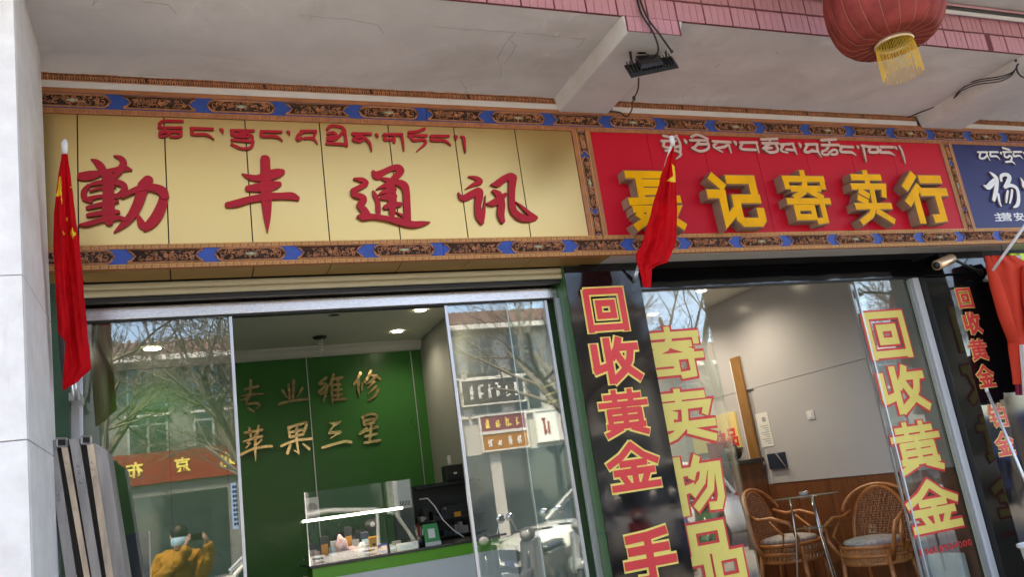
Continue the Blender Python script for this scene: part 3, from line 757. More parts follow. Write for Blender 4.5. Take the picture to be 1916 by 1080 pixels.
TIB = [(z1, [[(845, 125), (875, 106), (1008, 107)], [(840, 128), (850, 150)], [(838, 155), (1000, 155)], [(880, 160), (882, 185)], [(845, 188), (1000, 183)],
             [(882, 190, 16), (845, 200, 16), (845, 218, 16), (880, 218, 16), (900, 205, 16)], [(905, 205, 16), (930, 190, 16), (985, 190, 18), (1000, 205, 18), (980, 220, 18), (920, 220, 16)],
             [(1070, 160, 22), (1225, 165, 20)], [(1082, 170, 18), (1078, 202, 18), (1180, 206, 20), (1235, 240, 6)], [(1278, 166, 10), (1293, 175, 24), (1300, 195, 6)]]),
       (z2, [[(125, 173), (288, 175)], [(135, 182), (132, 205), (190, 200), (215, 188)], [(225, 190), (275, 215), (275, 245)], [(150, 215), (250, 222)], [(130, 243), (270, 255)],
             [(130, 275), (200, 305), (265, 298), (284, 255)], [(240, 190), (200, 225)], [(340, 182), (485, 185)], [(350, 190, 18), (345, 216, 18), (450, 220, 20), (495, 250, 6)],
             [(527, 182, 10), (540, 190, 22), (546, 206, 6)], [(628, 182), (735, 182)], [(640, 188), (602, 215), (606, 243), (632, 232)], [(732, 188), (722, 220)], [(655, 230), (715, 232), (748, 272, 6)],
             [(818, 165), (850, 141), (920, 150), (945, 178)], [(820, 197), (862, 190), (880, 212), (820, 226)], [(945, 190), (958, 285)], [(930, 185), (880, 236), (820, 240)], [(815, 268), (955, 275)],
             [(1000, 198), (1130, 200)], [(1010, 208), (1060, 220), (1004, 240), (1045, 254), (1088, 236)], [(1060, 214), (1118, 260), (1138, 324, 6)], [(1166, 200, 10), (1176, 208, 20), (1184, 225, 6)],
             [(1225, 205), (1355, 205)], [(1238, 212), (1233, 240), (1300, 236)], [(1300, 208), (1300, 258)], [(1352, 205, 20), (1362, 250, 18), (1370, 320, 8)]]),
       (z3, [[(95, 187), (160, 180), (205, 162), (208, 155, 8)], [(95, 211), (222, 211)], [(105, 218), (130, 245), (200, 240), (212, 268), (150, 325, 6)], [(255, 215), (380, 215)],
             [(265, 222, 18), (260, 245, 18), (350, 248, 20), (396, 281, 6)], [(425, 213, 12), (434, 222, 24), (434, 242, 8)], [(470, 220, 12), (488, 228, 22), (495, 280, 18), (502, 334, 8)]])]
for zm, data in TIB: strokes('lettering', data, zm, YS - .002, .012, RM, gs, 20)
box('underside_panel', 'brown_panel', gs, 2.52, 2.66, YS + .022, 4.79, 3.031, 3.037)

# ================================================================== red sign
rs = thing('red_sign', (4.3, YS, 3.03), 'red shop sign with deep yellow block characters', 'sign')
box('backing', 'dark_gap', rs, 2.66, 5.998, YS + .004, YS + .03, 3.172, 3.9405)
rx = [2.66, 3.118, 3.59, 4.06, 4.53, 4.99, 5.44, 5.998]
for i in range(7):
    box('panel', 'red_panel', rs, rx[i] + .0015, rx[i + 1] - .0015, YS - .001, YS + .0035, 3.173, 3.9395, bevel=.001)
    box('underside_panel', 'grey_panel', rs, rx[i] + .002, rx[i + 1] - .002, YS + .022, 4.79, 3.031, 3.037)
z4 = zmap(1080, 200, 3.8575); z5 = zmap(1420, 200, 3.8575)
for zm, data in ((z4, [[(618, 212), (680, 224), (712, 212)], [(602, 250), (705, 250)], [(622, 258), (618, 290), (670, 300), (732, 288)], [(715, 225), (735, 270), (738, 320)], [(632, 322), (700, 320), (742, 346), (706, 380, 8)], [(765, 240, 10), (776, 255, 24), (782, 272, 6)],
                       [(815, 222), (860, 207), (932, 236)], [(808, 247), (930, 247)], [(872, 252), (846, 290), (822, 302)], [(822, 302), (880, 326), (938, 304), (930, 256)], [(860, 276), (925, 274)],
                       [(970, 255), (1095, 262)], [(1002, 262), (980, 290), (1042, 330, 10)], [(1000, 302), (1060, 290), (1085, 270)], [(1085, 270), (1105, 336, 8)], [(1124, 252, 10), (1134, 264, 22), (1140, 282, 6)],
                       [(1170, 262), (1288, 262)], [(1182, 270), (1176, 308), (1280, 315)], [(1285, 268), (1303, 336, 8)],
                       [(1320, 240), (1435, 236)], [(1380, 240), (1380, 262)], [(1328, 268), (1440, 268)], [(1382, 272), (1342, 300), (1378, 334), (1436, 322), (1424, 278)], [(1332, 306), (1392, 302)]]),
                 (z5, [[(150, 276), (240, 270)], [(172, 278), (152, 318), (200, 334, 10)], [(236, 274), (250, 306), (266, 346, 8)], [(190, 312), (246, 316)], [(280, 266, 10), (290, 280, 22), (293, 300, 6)],
                       [(330, 275), (412, 275)], [(342, 280), (320, 322), (348, 332), (380, 316)], [(410, 280), (414, 320), (440, 366, 8)], [(366, 324), (412, 326)],
                       [(440, 246), (545, 240)], [(492, 244), (500, 272)], [(445, 282), (562, 280)], [(500, 284), (482, 308)],
                       [(480, 315, 16), (450, 325, 16), (452, 345, 16), (490, 348, 16), (502, 330, 16)], [(508, 328, 16), (530, 314, 16), (556, 322, 16), (552, 344, 16), (516, 348, 16)],
                       [(575, 290), (672, 295)], [(588, 298), (582, 328), (655, 332), (690, 352, 8)], [(698, 286, 10), (706, 296, 22), (708, 306, 6)], [(733, 285), (772, 290)], [(742, 292, 18), (752, 340, 16), (766, 400, 6)],
                       [(772, 292), (848, 296)], [(792, 298), (786, 330), (842, 334)], [(844, 300), (846, 340, 10)], [(865, 295), (952, 297)], [(872, 302), (866, 330), (935, 334), (974, 354, 6)],
                       [(968, 290, 10), (980, 300, 20), (988, 312, 6)], [(1006, 290, 16), (1022, 318, 16), (1036, 360, 14), (1048, 410, 6)]])):
    strokes('lettering', data, zm, YS - .002, .012, ['beige_letter', 'letter_side'], rs, 18)
YL = 4.51
for ch, zm, L_, R_, T_, B_ in (('聂', z4, (318, 460), (795, 835), (560, 445), (600, 902)), ('记', z4, (918, 600), (1378, 800), (1120, 468), (1160, 885)),
                               ('寄', z5, (145, 490), (532, 700), (320, 447), (430, 866)), ('卖', z5, (630, 500), (1000, 830), (770, 447), (850, 862)), ('行', z5, (1050, 680), (1377, 640), (1180, 468), (1250, 850))):
    b = gbox(YL, zm(*L_), zm(*R_), zm(*T_), zm(*B_))
    mb = MB(); bold(mb, ch, *b, YL + .006, YS - .002, .006, 0, 1, 1.12)
    c = mb.build('character', ['letter_rim', 'letter_side'], rs)
    mb = MB(); d_ = .0065
    bold(mb, ch, b[0] + d_, b[1] - d_, b[2] + d_, b[3] - d_, YL, YL + .005, -.0005, 0, 1, 1.12)
    mb.build('character_face', ['yellow_face', 'letter_rim'], c)

# ================================================================== navy sign
ns = thing('navy_sign', (7.3, YS, 3.03), 'dark navy shop sign with white brush characters', 'sign')
box('panel', 'navy_panel', ns, 6.139, 7.18, YS - .001, YS + .03, 3.173, 3.9395)
box('panel', 'navy_panel', ns, 7.183, XR, YS - .001, YS + .03, 3.173, 3.9395)
box('underside_panel', 'grey_panel', ns, 6.0, XR, YS + .022, 4.79, 3.031, 3.037)
z6 = zmap(1716, 240, 7.715)
strokes('character', [[(942, 830, 10), (1000, 858, 66), (1060, 805, 74), (1130, 742, 56)], [(1028, 642, 14), (1088, 690, 50), (1130, 742, 52), (1125, 850, 60), (1108, 950, 60), (1085, 1040, 50)], [(1150, 960, 36), (1165, 1060, 34), (1190, 1130, 20)],
                      [(1190, 760, 40), (1192, 700, 44), (1250, 676, 44), (1308, 706, 60), (1290, 780, 60), (1242, 856, 40)], [(1250, 860, 36), (1330, 834, 44), (1415, 880, 52), (1440, 1000, 50), (1425, 1110, 50), (1370, 1150, 20)],
                      [(1285, 915, 30), (1270, 1000, 36), (1262, 1080, 22)], [(1345, 905, 34), (1335, 1000, 34), (1310, 1090, 20)]], z6, YS - .002, .014, ['white_letter', 'letter_side'], ns)
strokes('character', [[(1475, 725, 10), (1510, 790, 50), (1530, 850, 70), (1540, 890, 20)]], z6, YS - .002, .014, ['white_letter', 'letter_side'], ns)
strokes('lettering', [[(862, 350), (1000, 350)], [(900, 362), (888, 430), (945, 440), (990, 405)], [(985, 360), (1000, 405), (1036, 470, 10)], [(1030, 350), (1150, 350)], [(1045, 360), (1042, 408), (1130, 412), (1180, 460, 8)], [(1184, 350, 14), (1192, 365, 34), (1197, 385, 10)],
                      [(1215, 290), (1315, 320)], [(1220, 350), (1340, 350)], [(1245, 360), (1240, 412), (1285, 428), (1310, 402)], [(1310, 402), (1345, 425), (1332, 478)], [(1258, 496), (1345, 490), (1392, 530, 8)],
                      [(1370, 350), (1482, 350)], [(1380, 360), (1378, 408), (1465, 402), (1512, 450, 8)], [(1518, 350, 14), (1530, 365, 34), (1540, 385, 10)], [(1560, 350), (1680, 350)], [(1570, 360), (1568, 410), (1660, 412)]], z6, YS - .002, .01, ['white_letter', 'letter_side'], ns, 24)
mb = MB(); zr = zmap(1276, 360, 2.994)
for ch, xa, xb in (('主', 1757, 1797), ('营', 1797, 1840), ('安', 1868, 1908)):
    a = at(*zr(xa, 165), YS); b = at(*zr(xb, 112), YS)
    glyph_mb(mb, ch, a.x, b.x - .004, at(*zr(1757, 162), YS).z, at(*zr(1757, 114), YS).z, YS - .003, .002, .018)
mb.build('lettering', 'white_letter', ns)

# ================================================================== phone shop front
sh = thing('roller_shutter', (.9, 4.85, 2.95), 'rolled up beige roller shutter above the sliding glass doors', 'shutter')
for i, (z0, z1) in enumerate(((2.99, 3.028), (2.952, 2.988))):
    mb = MB(); n = 6
    for k in range(n):
        a0, a1 = math.pi * k / n, math.pi * (k + 1) / n
        f = lambda a: (4.842 - .012 * math.sin(a), z0 + (z1 - z0) * (1 - math.cos(a)) / 2)
        (ya, za), (yb, zb) = f(a0), f(a1)
        mb.add([(-.60, ya, za), (2.386, ya, za), (2.386, yb, zb), (-.60, yb, zb)], [(0, 1, 2, 3)])
    mb.box(-.60, 2.386, 4.843, 4.85, z0, z1)
    mb.build('slat', 'shutter', sh, True)
box('bottom_bar', 'black', sh, -.60, 2.386, 4.86, 4.9, 2.925, 2.95)
box('drum_box', 'black', sh, -.60, 2.386, 4.851, 5.03, 2.951, 3.03)
df = thing('door_rail', (.9, YG1, 2.84), 'brushed steel head rail over the sliding glass doors', 'rail')
box('rail', 'steel', df, -.60, 2.386, 4.945, 5.03, 2.845, 2.918, bevel=.003)
box('track', 'black', df, -.60, 2.386, 4.955, 5.02, 2.835, 2.845)
ZT = 2.834
def sash(name, x0, x1, y, label, cat, group, stile, gm='pane', z0=.22, z1=ZT, left=True, right=True, sw=.012, stile_m='aluminium'):
    t = thing(name, ((x0 + x1) / 2, y, z0), label, cat, group)
    box('glass', gm, t, x0, x1, y - .003, y + .003, z0, z1)
    if left: box('stile', stile_m, t, x0 - sw, x0 + .004, y - .012, y + .012, z0, z1, bevel=.002)
    if right: box('stile', stile_m, t, x1 - .004, x1 + sw, y - .012, y + .012, z0, z1, bevel=.002)
    box('shoe', 'aluminium', t, x0, x1, y - .014, y + .014, z0 - .02, z0 + .06)
    return t
gl1 = sash('glass_door', -.55, .235, 4.972, 'fixed glass door leaf beside the white column with a blue notice', 'glass door', None, 1, sw=.014)
gl2 = sash('glass_door', 1.583, 2.29, 4.972, 'glass door leaf beside the green pier with tape scraps behind', 'glass door', None, 1, sw=.016)
gl3 = sash('glass_door', 2.02, 2.385, 5.012, 'narrow glass leaf behind the sliding door at the green pier', 'glass door', None, 1, left=True, right=False, sw=.006)
# tape scraps on the narrow leaf
for (xa, ya, xb, yb) in ((1018, 727, 1039, 719), (1019, 743, 1044, 735), (1024, 758, 1044, 751)):
    a = at(xa, ya, 5.006); b = at(xb, yb, 5.006)
    mb = MB(); mb.prism([(a.x, a.z), (b.x, b.z), (b.x + .004, b.z + .018), (a.x + .006, a.z + .016)], 5.003, 5.008)
    tag(mb.build('tape_scrap', 'sticker_pale', gl3), kind=None)
# jamb
jm = thing('door_jamb', (2.37, 4.95, 0), 'slim grey metal jamb at the edge of the green pier', 'door jamb')
box('post', 'aluminium', jm, 2.352, 2.386, 4.925, 4.955, .2, 2.84)
j2 = thing('door_jamb', (-.57, 4.95, 0), 'grey metal jamb behind the leaning steel frames', 'door jamb')
box('post', 'aluminium', j2, -.598, -.558, 4.925, 4.96, .2, 2.84)
# blue notice on the left leaf
nb = thing('notice_sheet', (.2, 4.96, 1.75), 'pale blue printed notice on the glass beside the door opening', 'notice')
a = at(431, 905, 4.965); b = at(448, 990, 4.965)
box('sheet', 'paper_blue', nb, a.x, b.x - .005, 4.9665, 4.9685, b.z, a.z)
mb = MB()
for i in range(9):
    for k in (.25, .62):
        x = a.x + (b.x - a.x) * k; z = a.z - (a.z - b.z) * (.06 + .1 * i); mb.box(x, x + .011, 4.9655, 4.967, z - .016, z)
tag(mb.build('print', 'ink', nb), kind='stuff')

# ------------------------------------------------------------------ inside the phone shop
zA = zmap(420, 660, 4.909)
wl = thing('wall_lettering', (1.1, 8.35, 2.2), 'gold mirror brush characters in two rows on the green wall', 'lettering')
GL = [[[(190, 342), (305, 312)], [(240, 258), (240, 330), (232, 400)], [(145, 406, 10), (250, 386), (362, 380, 12)], [(150, 442, 8), (200, 425), (240, 400)], [(225, 400), (200, 470), (290, 468), (318, 480), (300, 520, 10)], [(222, 515), (276, 552, 14)]],
      [[(588, 300), (598, 430)], [(634, 255), (628, 430)], [(532, 350), (555, 385), (575, 420, 8)], [(712, 330), (690, 370), (662, 410, 8)], [(500, 478, 28), (600, 450), (765, 430, 22)]],
      [[(932, 232), (870, 290), (932, 296), (868, 362)], [(880, 384), (940, 352)], [(942, 310), (925, 390), (903, 458, 8)], [(1000, 205), (985, 260), (940, 335, 8)], [(985, 280), (985, 400), (995, 478, 6)], [(980, 252), (1078, 230)], [(1000, 300), (1062, 295)], [(1000, 350), (1070, 342)], [(1010, 398), (1072, 388)], [(998, 438), (1112, 428)], [(1040, 250), (1040, 435)]],
      [[(1248, 188), (1222, 245), (1188, 296)], [(1232, 262), (1228, 330), (1238, 405, 8)], [(1266, 288, 14), (1258, 350, 14)], [(1342, 170), (1320, 220), (1288, 272)], [(1330, 202), (1390, 222), (1426, 244)], [(1392, 212), (1350, 262), (1296, 296, 8)], [(1372, 272), (1310, 332, 10)], [(1392, 312), (1320, 382, 10)], [(1410, 342), (1380, 400), (1316, 446, 8)]],
      [[(188, 742), (345, 712)], [(228, 700), (242, 772)], [(312, 680), (300, 752)], [(175, 822, 16), (260, 795), (342, 774)], [(205, 832, 14), (232, 838, 20), (195, 880, 10)], [(340, 802, 20), (298, 850, 14)], [(145, 942, 24), (260, 890), (360, 868), (432, 864)], [(285, 755), (282, 880), (286, 1000, 6)]],
      [[(588, 690), (600, 780)], [(590, 692), (690, 660), (752, 652), (718, 755)], [(604, 735), (718, 712)], [(612, 780), (715, 755)], [(522, 860), (650, 812), (796, 794)], [(664, 680), (662, 800), (680, 930, 16)], [(680, 925, 16), (640, 902, 12)], [(602, 850), (578, 926, 30)], [(720, 842, 14), (775, 888, 26)]],
      [[(965, 648, 12), (1000, 655, 22), (1062, 636, 14)], [(1055, 648, 12), (1000, 680, 18), (962, 735, 18)], [(965, 742), (1062, 730)], [(1060, 736, 18), (970, 792, 8)], [(900, 876), (1000, 846), (1100, 820), (1160, 826)]],
      [[(1268, 600), (1284, 662)], [(1270, 592), (1340, 566), (1396, 585), (1368, 645)], [(1286, 628), (1370, 612)], [(1290, 666), (1372, 646)], [(1302, 700), (1250, 742)], [(1242, 748), (1320, 712), (1402, 686)], [(1346, 672), (1338, 750), (1328, 822)], [(1290, 775), (1392, 750)], [(1288, 832), (1350, 822), (1425, 808)]]]
for g in GL: strokes('character', g, zA, 8.352, .012, ['gold_letter'], wl, 25)
def lamp_spot(x, y, z, label, lit=True, power=2.2, r=.05, group='downlights in the phone shop ceiling'):
    t = thing('downlight', (x, y, z - .02), label, 'downlight', group)
    MB().lathe([(r, -.002), (r * 1.35, -.004), (r * 1.4, .0), (r * 1.3, .0)], (x, y, z - .004), 20).build('trim_ring', 'white_plastic', t, True)
    MB().lathe([(.0005, -.003), (r * .98, -.003), (r, 0)], (x, y, z - .004), 20).build('lens', 'lit_white' if lit else 'window_dark', t, True)
    if lit:
        l = bpy.data.lights.new('downlight_glow', 'SPOT'); l.energy = power; l.spot_size = R(150); l.spot_blend = .8; l.color = (1, .97, .92); l.shadow_soft_size = .05
        o = bpy.data.objects.new('downlight_glow', l); COL.objects.link(o); o.parent = t; o.location = (0, 0, -.01)
    return t
for px, py in ((787, 580), (743, 620)):
    p = atz(px, py, 3.3); lamp_spot(p.x, p.y, 3.3, 'lit round downlight in the phone shop ceiling')
p = atz(625, 589, 3.3); lamp_spot(p.x, p.y, 3.3, 'unlit round downlight in the phone shop ceiling', False, group=None)
p = atz(285, 652, 3.3); lamp_spot(p.x, p.y, 3.3, 'large lit ceiling lamp beside the dark green side wall', True, 2.4, .075, None)
p = atz(598, 630, 3.3)
cf = thing('spiral_bulb', (p.x, p.y, 3.2), 'unlit spiral bulb hanging from a dark ceiling fitting', 'light bulb')
MB().lathe([(.0, 0), (.07, -.002), (.06, -.02), (.0, -.022)], (p.x, p.y, 3.299), 18).build('fitting', 'black', cf, True)
MB().tube([(p.x + .022 * math.cos(k * .7), p.y + .022 * math.sin(k * .7), 3.27 - .0032 * k) for k in range(44)], .0065, 6).build('spiral', 'white_plastic', cf, True)
# counter
YC = 6.22
cn = thing('shop_counter', (1.5, 6.5, FL), 'white shop counter with a bright green stripe and grey top', 'counter')
CZ = 1.285; CXL = at(590, 1062, YC).x - .02
box('front', 'counter_white', cn, CXL, 2.30, YC, 6.85, FL, CZ - .10)
box('stripe', 'counter_green', cn, CXL - .003, 2.303, YC - .006, 6.5, CZ - .10, CZ - .018)
box('top', 'granite', cn, CXL - .02, 2.305, YC - .025, 6.86, CZ - .018, CZ, bevel=.004)
# second low glass counter, left
lc = thing('low_counter', (.1, 6.5, FL), 'low dark glass topped counter along the green wall', 'counter')
box('body', 'wall_dark_green', lc, -.6, .62, 6.3, 6.8, FL, 1.19)
MB().box(-.62, .68, 6.2, 6.85, 1.19, 1.2).build('top', 'table_glass', lc)
# glass screen with lit tube on the counter
gc = thing('glass_display_case', (1.1, YC + .2, CZ), 'frameless glass display case with a lit tube on the counter', 'display case')
GX0, GX1, GZ = at(574, 968, YC).x, at(755, 950, YC).x, 1.80
box('front_pane', 'pane_clear', gc, GX0, GX1 + .08, YC + .01, YC + .016, CZ + .001, GZ)
box('side_pane', 'pane_clear', gc, GX0, GX0 + .006, YC + .017, YC + .42, CZ + .001, GZ - .15)
box('corner_post', 'chrome', gc, GX0 - .006, GX0 + .002, YC + .006, YC + .02, CZ + .001, GZ)
box('shelf', 'pane_clear', gc, GX0 + .008, GX1, YC + .02, YC + .4, 1.60, 1.606)
a = at(566, 977, YC + .03); b = at(753, 951, YC + .03)
MB().tube([a, b], .009, 10).build('lit_tube', 'lit_tube', gc, True)
l = bpy.data.lights.new('tube_glow', 'AREA'); l.shape = 'RECTANGLE'; l.size = .7; l.size_y = .02; l.energy = .15
o = bpy.data.objects.new('tube_glow', l); COL.objects.link(o); o.parent = gc; o.location = (a + b) / 2 + Vector((0, .02, -.02)) - gc.location
# small goods
zB = zmap(540, 860, 4.909)
def on_counter(name, m, x0, y0, x1, y1, Y, dep, label, cat, base=None, parts=None):
    a = at(*zB(x0, y1), Y); b = at(*zB(x1, y0), Y)
    z0 = CZ + .001 if base is None else base
    t = thing(name, ((a.x + b.x) / 2, Y, z0), label, cat)
    return t, a.x, b.x, z0, b.z
t, xa, xb, za, zb = on_counter('power_unit', 0, 155, 345, 270, 520, YC + .35, .1, 'beige boxed power unit with a round fan grille in the case', 'power unit', base=1.607)
box('casing', 'beige_plastic', t, xa, xb, YC + .33, YC + .42, za, zb, bevel=.003)
cxm, czm = (xa + xb) / 2, (za + zb) / 2
for r in (.035, .026, .017, .008): MB().tube([(cxm + r * math.cos(k * .393), YC + .328, czm + r * math.sin(k * .393)) for k in range(17)], .002, 5).build('grille_ring', 'black', t)
t, xa, xb, za, zb = on_counter('white_router', 0, 965, 185, 1110, 350, 6.9, .1, 'white upright box with slots standing behind the display case', 'box', base=1.0)
box('casing', 'white_plastic', t, xa, xb, 6.9, 6.96, zb - .23, zb, bevel=.004)
for i in range(7): box('slot', 'black', t, xa + .05 + i * .013, xa + .056 + i * .013, 6.897, 6.901, zb - .21, zb - .17)
box('stand', 'black', t, xa, xb, 6.89, 6.99, CZ - .3, zb - .23)
t, xa, xb, za, zb = on_counter('handset_box', 0, 752, 735, 818, 880, YC + .05, .05, 'orange handset box standing behind the glass', 'box')
box('casing', 'orange_plastic', t, xa, xb, YC + .05, YC + .085, za, za + .135, bevel=.006)
box('window', 'black', t, xa + .022, xb - .02, YC + .048, YC + .05, za + .07, za + .085)
t, xa, xb, za, zb = on_counter('white_carton', 0, 1012, 790, 1195, 850, YC + .06, .05, 'flat white carton lying near the counter edge', 'carton')
box('carton', 'white_plastic', t, xa, xb, YC + .05, YC + .14, za, za + .05, bevel=.003); box('lid', 'paper_blue', t, xa + .01, xb - .05, YC + .048, YC + .05, za + .01, za + .035)
t, xa, xb, za, zb = on_counter('payment_stand', 0, 1255, 640, 1380, 800, YC + .08, .05, 'green payment stand with a blank white square', 'card stand')
MB().hexa([(xa, YC + .06, za), (xb, YC + .06, za), (xb, YC + .12, za), (xa, YC + .12, za), (xa, YC + .085, za + .16), (xb - .01, YC + .085, za + .16), (xb - .01, YC + .095, za + .16), (xa, YC + .095, za + .16)]).build('card', 'green_card', t)
xm = (xa + xb) / 2
MB().hexa([(xm - .028, YC + .0665, za + .055), (xm + .024, YC + .0665, za + .055), (xm + .024, YC + .07, za + .055), (xm - .028, YC + .07, za + .055), (xm - .028, YC + .0775, za + .125), (xm + .024, YC + .0775, za + .125), (xm + .024, YC + .081, za + .125), (xm - .028, YC + .081, za + .125)]).build('white_square', 'paper', t)
box('foot_strip', 'counter_white', t, xa, xb, YC + .058, YC + .0605, za, za + .028)
t, xa, xb, za, zb = on_counter('pen_cup', 0, 1185, 720, 1245, 815, YC + .1, .05, 'dark pen cup full of tools beside the payment stand', 'pen cup')
c_ = ((xa + xb) / 2, YC + .1)
MB().lathe([(.0, .001), (.032, .001), (.034, .085), (.031, .085), (.029, .006)], (*c_, za), 16).build('cup', 'black', t, True)
for i in range(7):
    an = i * .9; MB().tube([(c_[0] + .012 * math.cos(an), c_[1] + .012 * math.sin(an), za + .02), (c_[0] + .03 * math.cos(an), c_[1] + .03 * math.sin(an), za + .13 + .02 * (i % 3))], .003, 6).build('tool', ('white_plastic', 'raw_steel', 'scooter_red')[i % 3], t)
t, xa, xb, za, zb = on_counter('printed_bag', 0, 445, 735, 610, 930, YC + .06, .05, 'pink floral printed bag slumped inside the display case', 'bag')
def lump(c, rx, ry, rz, seed, n=18, m=12, amp=.16):
    mb = MB().ball((0, 0, 0), 1, 1, 1, n, m); q = random.Random(seed); ph = [q.uniform(0, 6) for _ in range(6)]; out = MB(); out.f = mb.f; out.mi = mb.mi
    for x, y, z in mb.v:
        k = 1 + amp * (math.sin(x * 4 + ph[0]) * math.sin(z * 5 + ph[1]) + .6 * math.sin(y * 7 + ph[2] + z * 6)); zz_ = max(z * k, -.8)
        out.v.append((c[0] + rx * x * k, c[1] + ry * y * k, c[2] + rz * (zz_ + .8)))
    return out
cxm = xa + .045
lump((cxm, YC + .09, za), .045, .045, .095, 2).build('fabric', 'pink_print', t, True); lump((cxm + .075, YC + .09, za), .05, .045, .05, 5).build('folded_end', 'pink_print', t, True)
t, xa, xb, za, zb = on_counter('desk_magnifier', 0, 715, 620, 815, 720, YC + .2, .05, 'black round desk magnifier with a pale lens behind the orange box', 'lamp')
cz_ = CZ + .22
MB().lathe([(.0, -.012), (.05, -.012), (.056, 0), (.05, .012), (.0, .012)], ((xa + xb) / 2, YC + .2, cz_), 20, 'y').build('head', 'black', t, True)
MB().lathe([(.0, -.014), (.02, -.014), (.02, -.012)], ((xa + xb) / 2 + .008, YC + .2, cz_), 16, 'y').build('lens', 'lamp_glass', t, True)
MB().tube([((xa + xb) / 2, YC + .21, cz_ - .05), ((xa + xb) / 2 + .02, YC + .26, CZ + .1), ((xa + xb) / 2 - .02, YC + .28, CZ + .005)], .007, 8).build('arm', 'black', t, True)
MB().lathe([(.0, 0), (.05, 0), (.045, .012), (.0, .014)], ((xa + xb) / 2 - .02, YC + .28, CZ + .001), 16).build('base', 'black', t, True)
t, xa, xb, za, zb = on_counter('clear_bag', 0, 640, 800, 735, 900, YC + .07, .05, 'crumpled pale plastic bag beside the orange box', 'bag')
lump(((xa + xb) / 2, YC + .09, za), .045, .04, .055, 9).build('film', 'white_plastic', t, True); lump(((xa + xb) / 2 + .01, YC + .09, za + .08), .012, .012, .015, 3).build('knot', 'white_plastic', t, True)
q = random.Random(23)
t = thing('dark_bag', (GX0 + .3, YC + .3, CZ + .001), 'slumped black bag behind the pink printed bag in the case', 'bag')
lump((GX0 + .34, YC + .3, CZ + .001), .15, .07, .11, 4).build('fabric', 'black', t, True); MB().tube([(GX0 + .28 + .012 * k, YC + .28, CZ + .19 + .03 * math.sin(k * .35)) for k in range(10)], .006, 6).build('strap', 'black', t, True)
NM = ['dark', 'grey', 'white', 'blue', 'red', 'black', 'silver', 'pink', 'pale']
for i, (x0, yb_, hh, m_, cl_) in enumerate(((200, 930, .10, 'screen', 'dark blue'), (250, 935, .06, 'pink_print', 'pink'), (300, 930, .13, 'black', 'tall black'), (350, 925, .07, 'beige_plastic', 'beige'), (395, 925, .10, 'reflective_grey', 'grey'), (540, 905, .16, 'scooter_black', 'tall dark'),
                                           (590, 900, .09, 'raw_steel', 'silver'), (690, 885, .12, 'screen', 'narrow dark blue'), (835, 870, .05, 'scooter_blue', 'small bright blue'), (880, 862, .03, 'raw_steel', 'flat silver'), (930, 858, .04, 'black', 'flat black'), (975, 852, .05, 'reflective_grey', 'small grey'))):
    a = at(*zB(x0, yb_), YC + .12); w_ = q.uniform(.045, .075); hh *= 1.45
    t = thing('accessory_box', (a.x, YC + .14, CZ + .001), cl_ + ' accessory box among the goods in the display case', 'box')
    y0 = YC + .1 + q.uniform(0, .12); r_ = q.uniform(-.01, .01)
    MB().hexa([(a.x, y0, CZ + .001), (a.x + w_, y0 + r_, CZ + .001), (a.x + w_, y0 + .04 + r_, CZ + .001), (a.x, y0 + .04, CZ + .001), (a.x, y0, CZ + hh), (a.x + w_, y0 + r_, CZ + hh), (a.x + w_, y0 + .04 + r_, CZ + hh), (a.x, y0 + .04, CZ + hh)]).build('carton', m_, t, bevel=.002)
    MB().hexa([(a.x + .006, y0 - .0016, CZ + hh * .3), (a.x + w_ - .006, y0 + r_ * .8 - .0016, CZ + hh * .3), (a.x + w_ - .006, y0 + .002, CZ + hh * .3), (a.x + .006, y0 + .002, CZ + hh * .3), (a.x + .006, y0 - .0016, CZ + hh * .7), (a.x + w_ - .006, y0 + r_ * .8 - .0016, CZ + hh * .7), (a.x + w_ - .006, y0 + .002, CZ + hh * .7), (a.x + .006, y0 + .002, CZ + hh * .7)]).build('front_card', ('reflective_grey', 'paper_blue', 'sign_orange')[i % 3], t)
for i in range(4):
    x = GX0 + .05 + i * .11
    cb = thing('charging_lead', (x, YC + .2, 1.45), ['first', 'second', 'third', 'fourth'][i] + ' black charging lead from the corner post hanging under the case shelf', 'cable')
    MB().tube([(x + .02 * math.sin(k * .9 + i), YC + .2 + .01 * math.cos(k), 1.598 - .022 * k) for k in range(8)], .003, 6).build('lead', 'black', cb, True); MB().box(x - .012, x + .012, YC + .19, YC + .21, 1.40, 1.432).build('plug', 'black', cb)
# tool rack on the right with instruments
tr = thing('tool_rack', (2.1, 7, 1.2), 'black rack crowded with repair tools and meters', 'rack')
zbx = lambda x, y, Y: at(*zB(x, y), Y)
p0 = zbx(1135, 240, 7.0); p1 = zbx(1640, 190, 7.0)
RX0, RX1, RZ1 = p0.x, 2.305, (p0.z + p1.z) / 2
box('back', 'black', tr, RX0, RX1, 7.05, 7.08, CZ - .2, RZ1)
for z in (CZ + .02, CZ + .16, RZ1 - .03): box('shelf', 'black', tr, RX0, RX1, 6.88, 7.05, z, z + .012)
q = random.Random(11)
for i in range(26):
    x = q.uniform(RX0 + .01, RX1 - .07); z = q.choice((CZ + .033, CZ + .173)); wd = q.uniform(.02, .08); h = q.uniform(.03, .1)
    m_ = q.choice(['scooter_silver', 'black', 'black', 'raw_steel', 'white_plastic', 'screen', 'scooter_black', 'orange_plastic'] if i % 5 == 0 else ['black', 'screen', 'scooter_black', 'raw_steel'])
    mb = MB().box(x, x + wd, 6.9 - q.uniform(0, .02), 7.0, z, z + h)
    if q.random() < .5: mb.lathe([(.001, -.006), (.012, -.006), (.012, 0)], (x + wd / 2, 6.885, z + h * .6), 10, 'y')
    mb.build('instrument', m_, tr)
